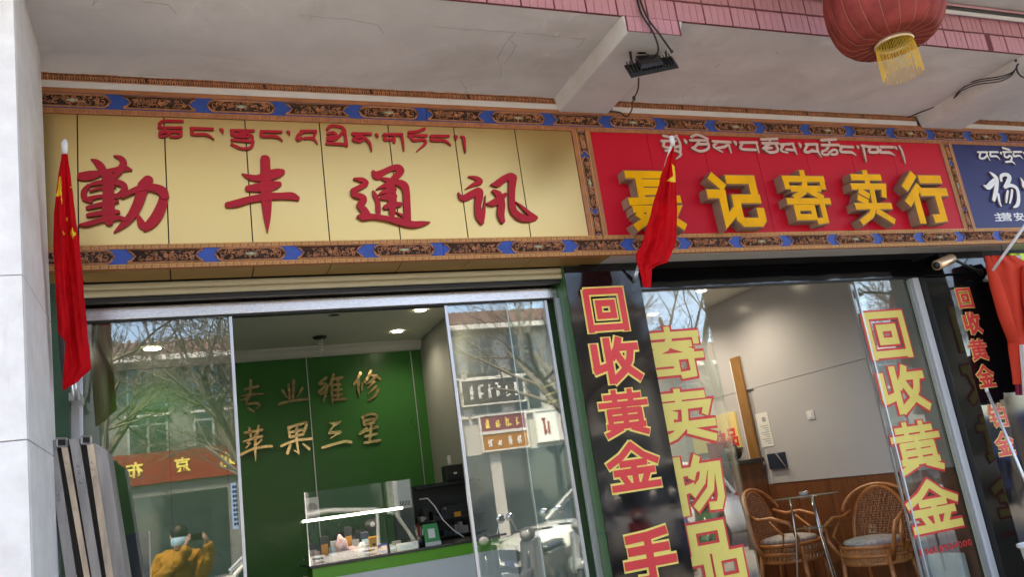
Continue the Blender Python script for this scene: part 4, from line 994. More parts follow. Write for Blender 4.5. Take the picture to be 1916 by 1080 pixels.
MB().tube([zbx(1200, 370, 6.85), zbx(1275, 360, 6.84), zbx(1340, 430, 6.8), zbx(1420, 560, 6.75), zbx(1510, 650, 6.7), zbx(1610, 715, 6.6)], .005, 8).build('cable', 'white_plastic', tr, True)
bk = thing('black_case', (2.15, 7.2, 1.6), 'black hard case against the grey side wall', 'case')
a = zbx(1440, 190, 7.3); b = zbx(1560, 45, 7.3)
box('body', 'black', bk, a.x, 2.305, 7.25, 7.4, RZ1 + .001, b.z, bevel=.01); box('label_card', 'paper', bk, a.x + .07, a.x + .1, 7.246, 7.25, a.z + .04, a.z + .055)
box('stand', 'black', bk, a.x + .02, 2.3, 7.27, 7.4, CZ, RZ1)
ws = thing('wall_switch', (2.3, 7.6, 1.95), 'white switch plate on the grey wall above the black case', 'switch')
p = atx(841, 862, 2.309); box('plate', 'white_plastic', ws, 2.302, 2.3095, p.y - .05, p.y + .05, p.z - .045, p.z + .045, bevel=.003); box('rocker', 'white_frame', ws, 2.299, 2.302, p.y - .02, p.y + .02, p.z - .025, p.z + .025)
# monitor behind the left leaf
mo = thing('monitor', (-.35, 5.5, 1.2), 'dark flat monitor standing behind the left glass leaf', 'monitor')
a = at(222, 1002, 5.5); b = at(279, 994, 5.5)
box('casing', 'screen', mo, a.x, b.x, 5.5, 5.53, 1.18, b.z, bevel=.006)
box('edge_trim', 'aluminium', mo, b.x - .004, b.x + .004, 5.495, 5.532, 1.18, b.z); box('stand', 'black', mo, a.x + .03, b.x - .03, 5.51, 5.55, FL, 1.18)

# ================================================================== pawn shop front
dr2 = thing('door_rail', (4.4, YG2, 2.89), 'thin black head rail over the pawn shop glass doors', 'rail')
box('rail', 'black', dr2, 2.965, 5.88, YG2 - .02, YG2 + .02, 2.89, 2.904)
sd1 = sash('glass_door', 2.90, 3.665, YG2, 'glass door leaf with big yellow pawn characters beside the black pier', 'glass door', None, 1, z1=2.888, left=False, sw=.006, stile_m='pane_clear')
sd2 = sash('glass_door', 5.185, 5.82, YG2, 'glass leaf with yellow gold buying characters beside the rattan chairs', 'glass door', None, 1, z1=2.888, right=False, sw=.012)
sd3 = sash('glass_door', 5.16, 5.30, YG2 + .035, 'narrow glass edge strip behind the yellow lettered leaf', 'glass door', None, 1, z1=2.888, right=False, left=True, sw=.006)
jb = thing('door_jamb', (5.85, 5.05, 0), 'white door jamb against the black polished pier', 'door jamb')
box('post', 'white_frame', jb, 5.825, 5.88, YG2 - .03, YG2 + .06, FL, 2.889, bevel=.003)
box('fillet', 'aluminium', jb, 5.80, 5.825, YG2 - .012, YG2 + .012, FL, 2.889)
# characters stuck on glass and piers
zc1 = zmap(1000, 480, 3.6); zc2 = zmap(1040, 780, 3.6); zc3 = zmap(1380, 480, 3.6); zc4 = zmap(1516, 780, 3.6); zc5 = zmap(1696, 420, 4.909); zc6 = zmap(1696, 640, 4.909)
def sticker(items, Y, fm, om, label, name='vinyl_lettering', ow=.028, fat=1.1, grow=.01):
    t = None
    for ch, L_, R_, T_, B_ in items:
        b = gbox(Y, L_, R_, T_, B_)
        if t is None: t = thing(name, ((b[0] + b[1]) / 2, Y, b[2]), label, 'lettering')
        gx_, gz_ = (b[1] - b[0]) * grow, (b[3] - b[2]) * grow; b = (b[0] - gx_, b[1] + gx_, b[2] - gz_, b[3] + gz_)
        ex = (b[1] - b[0]) * ow
        mb = MB(); bold(mb, ch, *b, Y - .0012, Y - .0002, ex, fat=fat); c = mb.build('character_outline', om, t)
        mb = MB(); bold(mb, ch, b[0] + ex, b[1] - ex, b[2] + ex, b[3] - ex, Y - .0052, Y - .0042, 0., fat=fat); mb.build('character', fm, c)
    return t
sticker([('回', zc1(290, 215), zc1(668, 505), zc1(450, 205), zc1(505, 520)), ('收', zc1(372, 780), zc1(742, 800), zc1(540, 530), zc1(550, 872)), ('黄', zc1(412, 985), zc2(662, 90), zc1(600, 880), zc2(480, 148)),
         ('金', zc2(328, 310), zc2(738, 490), zc2(540, 160), zc2(550, 512)), ('手', zc2(441, 975), zc2(828, 950), zc2(610, 738), zc2(660, 1140))], YP - .0005, 'sticker_red', 'sticker_yellow', 'red characters with yellow outline on the black pier between shops')
sticker([('寄', zc1(686, 640), zc1(1138, 640), zc1(900, 468), zc1(930, 845)), ('卖', zc2(634, 170), zc2(1108, 170), zc1(945, 888), zc2(870, 200)), ('物', zc2(740, 580), zc2(1175, 580), zc2(960, 250), zc2(990, 660)), ('品', zc2(820, 1000), zc2(1282, 1000), zc2(1020, 705), zc2(1110, 1150))],
        YG2 - .004, 'sticker_yellow', 'sticker_red', 'yellow characters with red outline on the glass by the black pier', fat=1.06, grow=.035)
sticker([('回', zc3(805, 380), zc3(1205, 670), zc3(960, 365), zc3(1050, 700)), ('收', zc3(905, 790), zc3(1310, 1000), zc3(1100, 722), zc3(1110, 1078)), ('黄', zc4(522, 130), zc4(928, 320), zc4(690, 18), zc4(770, 388)), ('金', zc4(628, 575), zc4(1045, 715), zc4(800, 420), zc4(880, 785))],
        YG2 - .004, 'sticker_yellow', 'sticker_red', 'yellow characters with red outline on the glass beside the rattan chairs', fat=1.08, grow=.02)
sticker([('回', zc5(455, 690), zc5(617, 690), zc5(510, 582), zc5(558, 776)), ('收', zc5(505, 880), zc5(710, 985), zc5(585, 800), zc5(620, 1020)), ('黄', zc6(565, 60), zc6(775, 160), zc6(650, -38), zc6(690, 180)), ('金', zc6(635, 300), zc6(835, 400), zc6(725, 205), zc6(755, 430)), ('铂', zc6(738, 650), zc6(952, 780), zc6(835, 565), zc6(860, 795)), ('金', zc6(805, 920), zc6(1018, 1030), zc6(905, 820), zc6(935, 1055))],
        YP - .0005, 'sticker_red', 'sticker_yellow', 'small red characters with yellow outline on the black pier by the jackets')
pn = thing('phone_number', (5.5, YG2, 1.3), 'red phone number digits under the yellow characters on glass', 'lettering')
mb = MB(); a = at(*zc4(735, 925), YG2); b = at(*zc4(1090, 842), YG2); h = .05
ds = '13618904000'
for i, ch in enumerate(ds):
    x = a.x + (b.x - a.x) * i / len(ds); w_ = (b.x - a.x) / len(ds) * (.8 if ch != '1' else .4); z = a.z + (b.z - a.z) * 0
    glyph_mb(mb, ch, x, x + w_, (a.z + b.z) / 2 - h / 2, (a.z + b.z) / 2 + h / 2, YG2 - .0055, .001, .012)
tag(mb.build('digits', 'sticker_red', pn), kind='stuff')

# ------------------------------------------------------------------ inside the pawn shop
for i, (x, y) in enumerate(((5.2, 7.2), (5.2, 8.25), (3.9, 7.2))):
    lamp_spot(x, y, 3.41, 'lit round downlight in the pawn shop ceiling', True, 8, .05, 'downlights in the pawn shop ceiling')
def wpt(px, py, X=5.86): return atx(px, py, X)
wp = thing('wood_post', (5.84, 7.75, 1.2), 'upright oak post at the end of the grey wall', 'post')
box('post', 'oak', wp, 5.835, 5.862, 7.66, 7.82, FL, 2.73, bevel=.004); box('bead', 'white_frame', wp, 5.835, 5.845, 7.822, 7.834, FL, 2.70)
sw2 = thing('wall_switch', (5.86, 6.73, 1.92), 'white wall switch alone on the grey wall board', 'switch')
p = wpt(1517, 777); box('plate', 'white_plastic', sw2, 5.853, 5.8615, p.y - .055, p.y + .055, p.z - .045, p.z + .045, bevel=.003); box('rocker', 'white_frame', sw2, 5.849, 5.853, p.y - .028, p.y + .028, p.z - .028, p.z + .028, bevel=.002)
pp = thing('wall_notice', (5.86, 7.5, 1.75), 'white paper notice on the wall beside the oak post', 'notice')
box('sheet', 'paper', pp, 5.858, 5.8612, 7.39, 7.6, 1.68, 2.05)
mb = MB()
for i in range(9): mb.box(5.857, 5.8582, 7.42, 7.42 + .06 + .08 * ((i * 7) % 3) / 2, 1.71 + i * .024, 1.718 + i * .024)
mb.box(5.857, 5.8582, 7.44, 7.5, 1.95, 2.0); tag(mb.build('print', 'reflective_grey', pp), kind='stuff')
pk = thing('corner_packet', (5.84, 7.3, 1.43), 'dark blue packet with a white curled corner on the wall', 'packet')
a = wpt(1440, 850); b = wpt(1476, 880)
box('packet', 'screen', pk, 5.835, 5.8612, 7.24, 7.52, 1.435, 1.6); MB().add([(5.834, 7.24, 1.435), (5.834, 7.38, 1.60), (5.80, 7.30, 1.60), (5.80, 7.22, 1.46), (5.834, 7.2, 1.42)], [(0, 1, 2, 3), (0, 3, 4)]).build('curl', 'paper', pk)
dk = thing('wood_desk', (5.2, 7.9, FL), 'brown wooden reception desk with a dark stone top', 'desk')
a = at(1385, 850, 7.62)
box('body', 'wood', dk, 4.4, 5.855, 7.64, 8.2, FL, 1.53); box('top', 'granite', dk, 4.35, 5.857, 7.60, 8.25, 1.53, 1.575, bevel=.004)
# goods and poster behind the desk, the last painted as a mirror view
po = thing('painted_reflection', (6.3, 8.9, 1.7), 'yellow and red poster painted on the wall in place of a mirror view of the door characters', 'reflection')
box('sheet', 'sticker_pale', po, 5.84, 5.8655, 7.95, 8.9, 1.72, 2.13)  # painted stand-in for the door characters seen in a mirror
mb = MB()
YPo = 5.84
def side_glyph(mb, ch, y0, y1, z0, z1, X):
    tmp = MB(); glyph_mb(tmp, ch, 0, 1, z0, z1, 0, .002, .03)
    o = len(mb.v)
    for x, y, z in tmp.v: mb.v.append((X + y, y1 + (y0 - y1) * x, z))
    for f in tmp.f: mb.f.append(tuple(i + o for i in f)); mb.mi.append(0)
side_glyph(mb, '品', 7.97, 8.18, 1.74, 1.95, YPo - .003); side_glyph(mb, '物', 8.2, 8.42, 1.74, 1.95, YPo - .003)
mb.build('print', 'sticker_red', po)
db = thing('black_bag', (5.6, 7.9, 1.575), 'black bag lying on the wooden desk', 'bag')
MB().ball((5.62, 7.85, 1.66), .13, .1, .085, 14, 8).build('body', 'black', db, True)
MB().tube([(5.52 + .2 * k / 8, 7.83, 1.70 + .06 * math.sin(math.pi * k / 8)) for k in range(9)], .008, 6).build('handle', 'black', db, True)
rb = thing('red_box', (5.6, 8.0, 1.575), 'red box behind the black bag on the desk', 'box')
box('carton', 'scooter_red', rb, 5.5, 5.78, 7.98, 8.12, 1.576, 1.80, bevel=.004); box('lid', 'sticker_red', rb, 5.495, 5.785, 7.975, 8.125, 1.80, 1.82)
# rattan chairs
def arc(c, r0, r1, a0, a1, n, f): return [f(c, r0, r1, a0 + (a1 - a0) * k / n) for k in range(n + 1)]
def rattan(name, loc, rz, label, seat_m, weave_m):
    t = thing(name, loc, label, 'chair', None)
    def T(x, y, z): return (loc[0] + x, loc[1] + y, loc[2] + z)
    # faces -y locally; seat height .42
    mb = MB()
    for rr_, zz_ in ((.262, .465), (.268, .40), (.255, .34)): mb.tube([T(rr_ * math.cos(a), rr_ * .95 * math.sin(a), zz_) for a in [2 * math.pi * k / 28 for k in range(29)]], .016, 8)
    mb.build('seat_rim', seat_m, t, True)
    MB().lathe([(.25, .34), (.256, .37), (.256, .44), (.25, .465)], T(0, 0, 0), 28).build('seat_skirt', weave_m, t, True)
    mb = MB(); rq = random.Random(5)
    for k in range(44):
        a = 2 * math.pi * k / 44
        mb.tube([T(.261 * math.cos(a), .252 * math.sin(a), .345), T(.261 * math.cos(a + .09), .252 * math.sin(a + .09), .46)], .0065, 5)
    tag(mb.build('skirt_weave', 'cane_light', t), kind='stuff')
    MB().lathe([(.0005, .53), (.14, .525), (.215, .51), (.235, .49), (.22, .468), (.0005, .467)], T(0, 0, 0), 28).build('cushion', 'cushion', t, True)
    for sx in (-1, 1):
        MB().tube([T(sx * .19, -.17, .45), T(sx * .205, -.19, .2), T(sx * .225, -.21, .0)], [.02, .019, .017], 10).build('leg', seat_m, t, True)
        MB().tube([T(sx * .18, .17, .45), T(sx * .20, .21, .2), T(sx * .22, .25, .0)], [.02, .019, .017], 10).build('leg', seat_m, t, True)
        # arm loop
        MB().tube([T(sx * .21, -.14, .36), T(sx * .28, -.2, .52), T(sx * .30, -.16, .64), T(sx * .30, -.02, .69), T(sx * .28, .1, .68), T(sx * .25, .2, .72)], .017, 9).build('arm', seat_m, t, True)
        MB().tube([T(sx * .27, .02, .66), T(sx * .29, -.09, .55), T(sx * .25, -.04, .42), T(sx * .22, .04, .38)], .012, 8).build('arm_brace', seat_m, t, True)
    # rounded back hoop
    hoop = [T(.25 * math.cos(a) * (1.0 + .12 * math.sin(a)), .18 + .08 * math.sin(a), .46 + .44 * math.sin(a)) for a in [math.pi * k / 20 for k in range(21)]]
    MB().tube([T(.22, .12, .38)] + hoop + [T(-.22, .12, .38)], .019, 10).build('back_hoop', seat_m, t, True)
    MB().tube([T(.30 * math.cos(a), .16 + .1 * math.sin(a), .72 + .2 * math.sin(a)) for a in [math.pi * k / 20 for k in range(21)]], .016, 9).build('back_rail', seat_m, t, True)
    mb = MB(); g = 14
    for i in range(-g, g + 1):
        u = i / g; x = .245 * u; top = .46 + .43 * math.sqrt(max(0, 1 - u * u)); n = 8
        if top - .44 < .04: continue
        mb.tube([T(x, .175 + .075 * (zq - .46) / .44 + .01 * math.sin(i * 3 + zq * 60), zq) for zq in [.44 + (top - .44) * k / n for k in range(n + 1)]], .0042, 5)
    for j in range(1, 22):
        zq = .45 + .43 * j / 22; hw = .25 * math.sqrt(max(0, 1 - ((zq - .46) / .44) ** 2)) if zq > .46 else .25
        mb.tube([T(hw * (2 * k / 16 - 1), .175 + .075 * (zq - .46) / .44 + .006 * (-1) ** (k + j), zq) for k in range(17)], .0045, 5)
    tag(mb.build('back_weave', 'cane_weave', t), kind='stuff')
    # scroll under the back
    for sx in (-1, 1): MB().tube([T(sx * (.14 + .05 * math.cos(a) * (1 - a / 12)), .16, .47 + .05 * math.sin(a) * (1 - a / 12)) for a in [k * .45 for k in range(16)]], .007, 6).build('scroll', seat_m, t, True)
    t.rotation_euler = (0, 0, rz)
    return t
CS = 1.25
def place_chair(px, py, Ytop, rz, label, sm):
    p = at(px, py, Ytop)
    t = rattan('rattan_chair', (0, 0, 0), 0, label, sm, 'cane_weave'); t.location = (p.x, p.y, FL); t.rotation_euler = (0, 0, rz); 
    s_ = (p.z - FL) / .92; t.scale = (s_ * 1.0, s_ * 1.0, s_)
    return t
place_chair(1610, 912, 5.95, R(-72), 'rattan armchair with honey cane seat in front of the glass table', 'cane')
place_chair(1455, 912, 6.85, R(28), 'dark rattan armchair behind the glass table near the desk', 'cane')
gt = thing('glass_table', (5.2, 6.35, FL), 'round glass table with slim chrome legs between the rattan chairs', 'table')
a = at(1505, 930, 6.35); tcx, tcy, tz = a.x, 6.35, a.z
MB().lathe([(.0005, 0), (.30, 0), (.304, .005), (.30, .01), (.0005, .01)], (tcx, tcy, tz), 40).build('top', 'table_glass', gt, True)
MB().lathe([(.0005, 0), (.2, 0), (.203, .004), (.2, .008), (.0005, .008)], (tcx, tcy, tz - .28), 32).build('shelf', 'table_glass', gt, True)
for k in range(3):
    an = k * 2.09 + .3; dx, dy = math.cos(an), math.sin(an)
    MB().tube([(tcx + .13 * dx, tcy + .13 * dy, tz - .001), (tcx + .15 * dx, tcy + .15 * dy, tz - .35), (tcx + .26 * dx, tcy + .26 * dy, FL + .001)], .008, 9).build('leg', 'chrome', gt, True)
ab = thing('ash_bowl', (tcx, tcy, tz + .01), 'small white bowl on the round glass table', 'bowl')
MB().lathe([(.0005, .002), (.03, .0), (.045, .03), (.042, .03), (.028, .006), (.0005, .007)], (tcx, tcy, tz + .0105), 18).build('bowl', 'white_plastic', ab, True)
MB().lathe([(.046, .026), (.048, .03), (.046, .034), (.042, .03), (.046, .026)], (tcx, tcy, tz + .0105), 18).build('rim', 'chrome', ab, True)
ac = thing('white_cabinet', (5.6, 5.4, FL), 'pale floor cabinet behind the glass under the phone number', 'cabinet')
a = at(*zc4(950, 930), 5.35); b = at(*zc4(1190, 900), 5.35)
box('body', 'counter_white', ac, a.x, 5.86, 5.3, 5.6, FL, a.z, bevel=.006); box('door', 'white_frame', ac, a.x + .02, 5.84, 5.29, 5.3, FL + .05, a.z - .05)
sk = thing('wall_socket', (5.86, 6.3, .75), 'white double socket low on the wall behind the chair', 'socket')
box('plate', 'white_plastic', sk, 5.855, 5.8675, 6.2, 6.3, .75, .83, bevel=.003); box('holes', 'black', sk, 5.8535, 5.856, 6.235, 6.265, .78, .8)

# ================================================================== things hung on the front
def interp(rows, v):
    for i in range(len(rows) - 1):
        if rows[i][0] <= v <= rows[i + 1][0]:
            t = (v - rows[i][0]) / (rows[i + 1][0] - rows[i][0]); t = t * t * (3 - 2 * t) * .5 + t * .5
            return [rows[i][k] + (rows[i + 1][k] - rows[i][k]) * t for k in range(1, len(rows[i]))]
    return list(rows[-1][1:])
def inside(x, y, poly):
    c = False; j = len(poly) - 1
    for i in range(len(poly)):
        if (poly[i][1] > y) != (poly[j][1] > y) and x < (poly[j][0] - poly[i][0]) * (y - poly[i][1]) / (poly[j][1] - poly[i][1]) + poly[i][0]: c = not c
        j = i
    return c
def flag_cloth(parent, rows, zm, stars, darks, folds, NU=64, NV=190, skew=None):
    """rows: (zoom y, left, right, depth Y, fold amp)"""
    mb = MB(); v0, v1 = rows[0][0], rows[-1][0]
    for j in range(NV + 1):
        zy = v0 + (v1 - v0) * j / NV
        l_, r_, Y, amp = interp(rows, zy)
        for i in range(NU):
            s = i / (NU / 2)
            if s <= 1: u = s; side = -1
            else: u = 2 - s; side = 1
            ph = folds[1] + zy * folds[2]
            tri = lambda a: math.asin(math.sin(a) * .97) / 1.32
            w_ = tri(u * folds[0] * 6.283 + ph) + .5 * tri(u * folds[0] * 2.6 * 6.283 - ph * 1.7) + .3 * math.sin(zy * .021 + u * 5) + .16 * tri(u * 31 + zy * .013) + .1 * math.sin(zy * .09 + u * 14)
            edge = math.sin(math.pi * u) ** .5
            Yd = Y + (side * (.008 + .25 * amp) * edge + amp * w_ * .6 * edge)
            zx = l_ + (r_ - l_) * u
            sk = skew(zy, u) if skew else 0
            p = at(*zm(zx, zy + sk), Yd); mb.v.append(tuple(p))
    for j in range(NV):
        zy = v0 + (v1 - v0) * (j + .5) / NV
        l_, r_, Y, amp = interp(rows, zy)
        for i in range(NU):
            a = j * NU + i; b = j * NU + (i + 1) % NU
            s = (i + .5) / (NU / 2); u = s if s <= 1 else 2 - s; zx = l_ + (r_ - l_) * u
            k = 0
            if s <= 1 and any(inside(zx, zy, p) for p in stars): k = 1
            elif s <= 1 and any(inside(zx, zy, p) for p in darks): k = 2
            mb.f.append((a, b, b + NU, a + NU)); mb.mi.append(k)
    return mb.build('cloth', ['flag_red', 'flag_yellow', 'flag_dark'], parent, True)
zf1 = zmap(60, 240, 2.077); zf2 = zmap(1130, 240, 3.375)
top1 = at(*zf1(127, 75), 4.05); bot1 = at(*zf1(168, 1050), 4.72)
f1 = thing('national_flag', bot1, 'furled red flag with yellow stars hanging beside the white column', 'flag')
MB().tube([bot1, top1], .008, 10).build('pole', 'white_plastic', f1, True)
MB().lathe([(.0005, .045), (.008, .04), (.015, .022), (.014, 0), (.012, -.03), (.0005, -.032)], top1, 12).build('pole_tip', 'white_plastic', f1, True)
MB().tube([bot1 - Vector((0, 0, .01)), bot1 + (top1 - bot1) * .08], .014, 12).build('socket', 'aluminium', f1, True)
box('bracket', 'aluminium', f1, bot1.x - .03, bot1.x + .02, bot1.y, 4.925, bot1.z - .01, bot1.z + .03)
flag_cloth(f1, [(100, 114, 139, 4.06, .008), (200, 99, 152, 4.10, .018), (270, 91, 161, 4.12, .022), (340, 84, 169, 4.14, .028), (450, 82, 185, 4.18, .035), (600, 90, 199, 4.22, .038), (800, 100, 216, 4.26, .036), (880, 106, 226, 4.27, .03), (935, 112, 230, 4.28, .025), (980, 116, 185, 4.28, .015), (1020, 119, 126, 4.28, .004)], zf1,
           [[(104, 190), (112, 188), (118, 312), (112, 262), (91, 263), (101, 236)], [(151, 400), (157, 385), (162, 402), (175, 410), (163, 418), (157, 432), (154, 418), (148, 408)], [(118, 400), (126, 407), (124, 415)], [(144, 225), (153, 228), (155, 234)], [(131, 345), (140, 350), (136, 365)]],
           [[(100, 795), (130, 830), (118, 1000), (112, 1000)]], (1.6, .4, .0035))
top2 = at(*zf2(432, 85), 4.05); bot2 = at(*zf2(190, 962), 4.79)
f2 = thing('national_flag', bot2, 'furled red flag with a yellow star in front of the red sign', 'flag')
MB().tube([bot2, top2], .009, 10).build('pole', 'white_plastic', f2, True)
MB().lathe([(.0005, .045), (.011, .04), (.017, .028), (.016, 0), (.013, -.025), (.0005, -.028)], top2, 12).build('pole_tip', 'white_plastic', f2, True)
MB().tube([bot2 - Vector((0, 0, .005)), bot2 + (top2 - bot2) * .08], .014, 12).build('socket', 'aluminium', f2, True)
flag_cloth(f2, [(108, 428, 442, 4.08, .006), (200, 394, 448, 4.13, .016), (320, 354, 455, 4.19, .026), (520, 300, 463, 4.26, .034), (680, 254, 458, 4.32, .036), (730, 238, 450, 4.34, .036), (800, 200, 424, 4.36, .034), (845, 205, 405, 4.37, .03), (872, 214, 330, 4.38, .02), (890, 222, 303, 4.38, .014), (950, 236, 301, 4.38, .012), (1005, 248, 296, 4.38, .01)], zf2,
           [[(428, 222), (446, 240), (454, 340), (392, 334), (438, 300)]], [], (1.7, 2.2, .003))
# pole of a third flag with its white bracket, beyond the black pier
top3 = at(1930, 405, 4.15); bot3 = at(1846, 522, 4.6)
f3 = thing('flag_pole', bot3, 'bare white flag pole in a steel bracket in front of the orange jacket', 'flag pole')
MB().tube([bot3, top3], .012, 12).build('pole', 'white_plastic', f3, True)
c = bot3 + (top3 - bot3) * .06
MB().tube([c, at(1884, 516, 4.79)], .011, 10).build('bracket_arm', 'white_plastic', f3, True)
MB().hexa([at(1838, 526, 4.7), at(1853, 519, 4.7), at(1856, 523, 4.72), at(1845, 528, 4.72), at(1846, 513, 4.7), at(1850, 511, 4.7), at(1853, 515, 4.72), at(1848, 518, 4.72)]).build('bracket_plate', 'aluminium', f3)
# long thin rod standing in front of the far pier
rp0 = at(1846, 730, 4.66); rp1 = at(1918, 900, 4.6)
rod_ = thing('thin_rod', rp1, 'thin silver rod slanting in front of the black pier by the jackets', 'rod')
MB().tube([rp0, rp1, at(1990, 1080, 4.55)], .011, 10).build('rod', 'aluminium', rod_, True)
MB().lathe([(.0005, .02), (.013, .015), (.013, -.015), (.0005, -.02)], rp0, 12).build('end_cap', 'white_plastic', rod_, True)

# lantern
LC = at(1652, 8, 3.0); LR = .318
ln = thing('red_lantern', (LC.x, LC.y, LC.z - .6), 'round red fabric lantern with gold fringe hanging below the fascia', 'lantern')
mb = MB(); NR, seg = 20, 120
prof = [(math.pi * (k / 26)) for k in range(1, 26)]
def lz(th):
    c_ = math.cos(th); return math.copysign(.285 * abs(c_) ** .85, c_) * (1 - .16 * max(0, (abs(c_) - .82) / .18))
for th in prof:
    for k in range(seg):
        a = 2 * math.pi * k / seg
        pin = (1 - .035 * abs(math.sin(a * NR / 2)) ** .6 * 0) * (1 - .03 * (1 - abs(math.sin(a * NR / 2))) ** 2)
        wr = 1 + .006 * math.sin(a * 57 + th * 9) * (math.cos(th) ** 2)
        r = LR * max(.30 if th > 2.6 or th < .5 else 0, math.sin(th) ** .62) * pin * wr
        mb.v.append((LC.x + r * math.cos(a), LC.y + r * math.sin(a), LC.z + lz(th)))
for i in range(len(prof) - 1):
    for k in range(seg): mb.f.append((i * seg + k, i * seg + (k + 1) % seg, (i + 1) * seg + (k + 1) % seg, (i + 1) * seg + k)); mb.mi.append(0)
body = mb.build('shade', 'lantern_red', ln, True)
for k in range(NR):
    a = 2 * math.pi * (k + .0) / NR + math.pi / NR * 0
    pts = []
    for th in prof:
        r = LR * max(.30 if th > 2.6 or th < .5 else 0, math.sin(th) ** .62) * .972
        pts.append((LC.x + (r + .0012) * math.cos(a), LC.y + (r + .0012) * math.sin(a), LC.z + lz(th)))
    MB().tube(pts, .0011, 5).build('rib', 'rib_gold', body, True)
zb_ = LC.z - .245
for dz, rr_ in ((.245 * 2, .1),):
    MB().lathe([(rr_, 0), (rr_ + .006, .012), (rr_, .03), (rr_ - .01, .012), (rr_, 0)], (LC.x, LC.y, LC.z + .235), 28).build('top_ring', 'gold_ring', ln, True)
MB().lathe([(.098, .012), (.104, .005), (.105, -.012), (.100, -.02), (.095, -.004), (.098, .012)], (LC.x, LC.y, zb_), 36).build('bottom_ring', 'gold_ring', ln, True)
MB().lathe([(.1055, -.006), (.107, -.009), (.1055, -.012)], (LC.x, LC.y, zb_), 36).build('pale_band', 'white_plastic', ln, True)
mb = MB(); q = random.Random(9)
for k in range(84):
    a = 2 * math.pi * k / 84 + q.uniform(-.01, .01); r0, r1 = .100, .104 + q.uniform(-.004, .004); L_ = .215 + q.uniform(-.012, .004)
    mb.tube([(LC.x + r0 * math.cos(a), LC.y + r0 * math.sin(a), zb_ - .012), (LC.x + r1 * math.cos(a + q.uniform(-.03, .03)), LC.y + r1 * math.sin(a), zb_ - .1), (LC.x + r1 * math.cos(a + q.uniform(-.05, .05)), LC.y + r1 * math.sin(a), zb_ - L_)], .0013, 4)
tag(mb.build('fringe', 'gold_thread', ln), kind='stuff')
MB().tube([(LC.x, LC.y, LC.z + .25), (LC.x, LC.y, 4.53)], .004, 6).build('hanging_wire', 'black', ln)

# flood lamp under the beam
fl = thing('flood_lamp', at(1220, 125, 3.85), 'black finned flood lamp on a bracket under the plaster beam', 'flood lamp')
def F(x, y, Y): return at(x, y, Y)
Yf = 3.80
lf, rt_ = F(1178, 90, Yf), F(1243, 80, Yf)
MB().tube([lf, rt_], .011, 8).build('bracket_bar', 'black', fl, True)
MB().tube([lf, F(1184, 130, Yf - .02)], .008, 8).build('bracket_arm', 'black', fl, True); MB().tube([rt_, F(1248, 112, Yf - .02)], .008, 8).build('bracket_arm', 'black', fl, True)
lo = [F(1170, 128, Yf + .02), F(1260, 110, Yf + .02), F(1271, 127, Yf - .12), F(1181, 146, Yf - .12)]
up = [p + Vector((0, .01, .03)) for p in lo]
MB().hexa(lo + up).build('housing', 'black', fl, bevel=.003)
mb = MB()
for k in range(15):
    t = .06 + .88 * k / 14; a = up[0].lerp(up[1], t); b = up[3].lerp(up[2], t); e = Vector((.0025, 0, 0)); z_ = Vector((0, 0, .022))
    mb.hexa([a - e, a + e, b + e, b - e, a - e + z_, a + e + z_, b + e + z_, b - e + z_])
tag(mb.build('cooling_fins', 'black', fl), kind='stuff')
MB().hexa([up[0].lerp(up[1], .25) + Vector((0, 0, .02)), up[0].lerp(up[1], .72) + Vector((0, 0, .02)), up[3].lerp(up[2], .72) + Vector((0, 0, .02)), up[3].lerp(up[2], .25) + Vector((0, 0, .02))] + [p + Vector((0, 0, .045)) for p in (up[0].lerp(up[1], .27), up[0].lerp(up[1], .7), up[3].lerp(up[2], .7), up[3].lerp(up[2], .27))]).build('driver_box', 'black', fl)
ztop = ZBEAM
box('mount', 'black', fl, lf.x + .05, lf.x + .11, Yf - .012, Yf + .012, min(lf.z, rt_.z), ztop)
def cable(pts, r, label, m_='black'):
    c = thing('cable', pts[0], label, 'cable')
    P = [Vector(p) for p in pts]; S = []
    for i in range(len(P) - 1):
        p0, p1, p2, p3 = P[max(i - 1, 0)], P[i], P[i + 1], P[min(i + 2, len(P) - 1)]
        for j in range(6):
            t = j / 6; S.append(.5 * (2 * p1 + (p2 - p0) * t + (2 * p0 - 5 * p1 + 4 * p2 - p3) * t * t + (3 * p1 - p0 - 3 * p2 + p3) * t ** 3))
    S.append(P[-1]); MB().tube(S, r, 7).build('wire', m_, c, True)
    return c
c1 = cable([F(1190, -12, 3.57), F(1200, 25, 3.56), F(1222, 60, 3.56), F(1232, 92, 3.60), F(1222, 106, 3.66), F(1213, 103, 3.72)], .006, 'dark cable curling from the pink tiles to the flood lamp')
MB().tube([F(1213, 103, 3.72), F(1211, 103.5, 3.74)], .009, 8).build('plug', 'black', c1)
c2 = cable([F(1194, -12, 3.57), F(1210, 30, 3.56), F(1235, 65, 3.56), F(1257, 96, 3.60)], .006, 'dark cable hanging loose past the flood lamp bracket')
MB().tube([F(1256, 94, 3.6), F(1258, 98, 3.6)], .009, 8).build('plug', 'black', c2)
c3 = cable([F(1195, 146, 3.8), F(1194, 165, 3.95), F(1189, 178, 4.1), F(1185, 182, 4.15), F(1188, 186, 4.2), F(1183, 190, 4.25), F(1182, 205, 4.4), F(1172, 218, 4.55), F(1160, 210, 4.57), F(1140, 208, 4.58)], .005, 'thin knotted cable dropping from the flood lamp to the carved frame')
MB().ball(F(1186, 183, 4.16), .012, .012, .014, 8, 6).build('knot', 'black', c3, True)
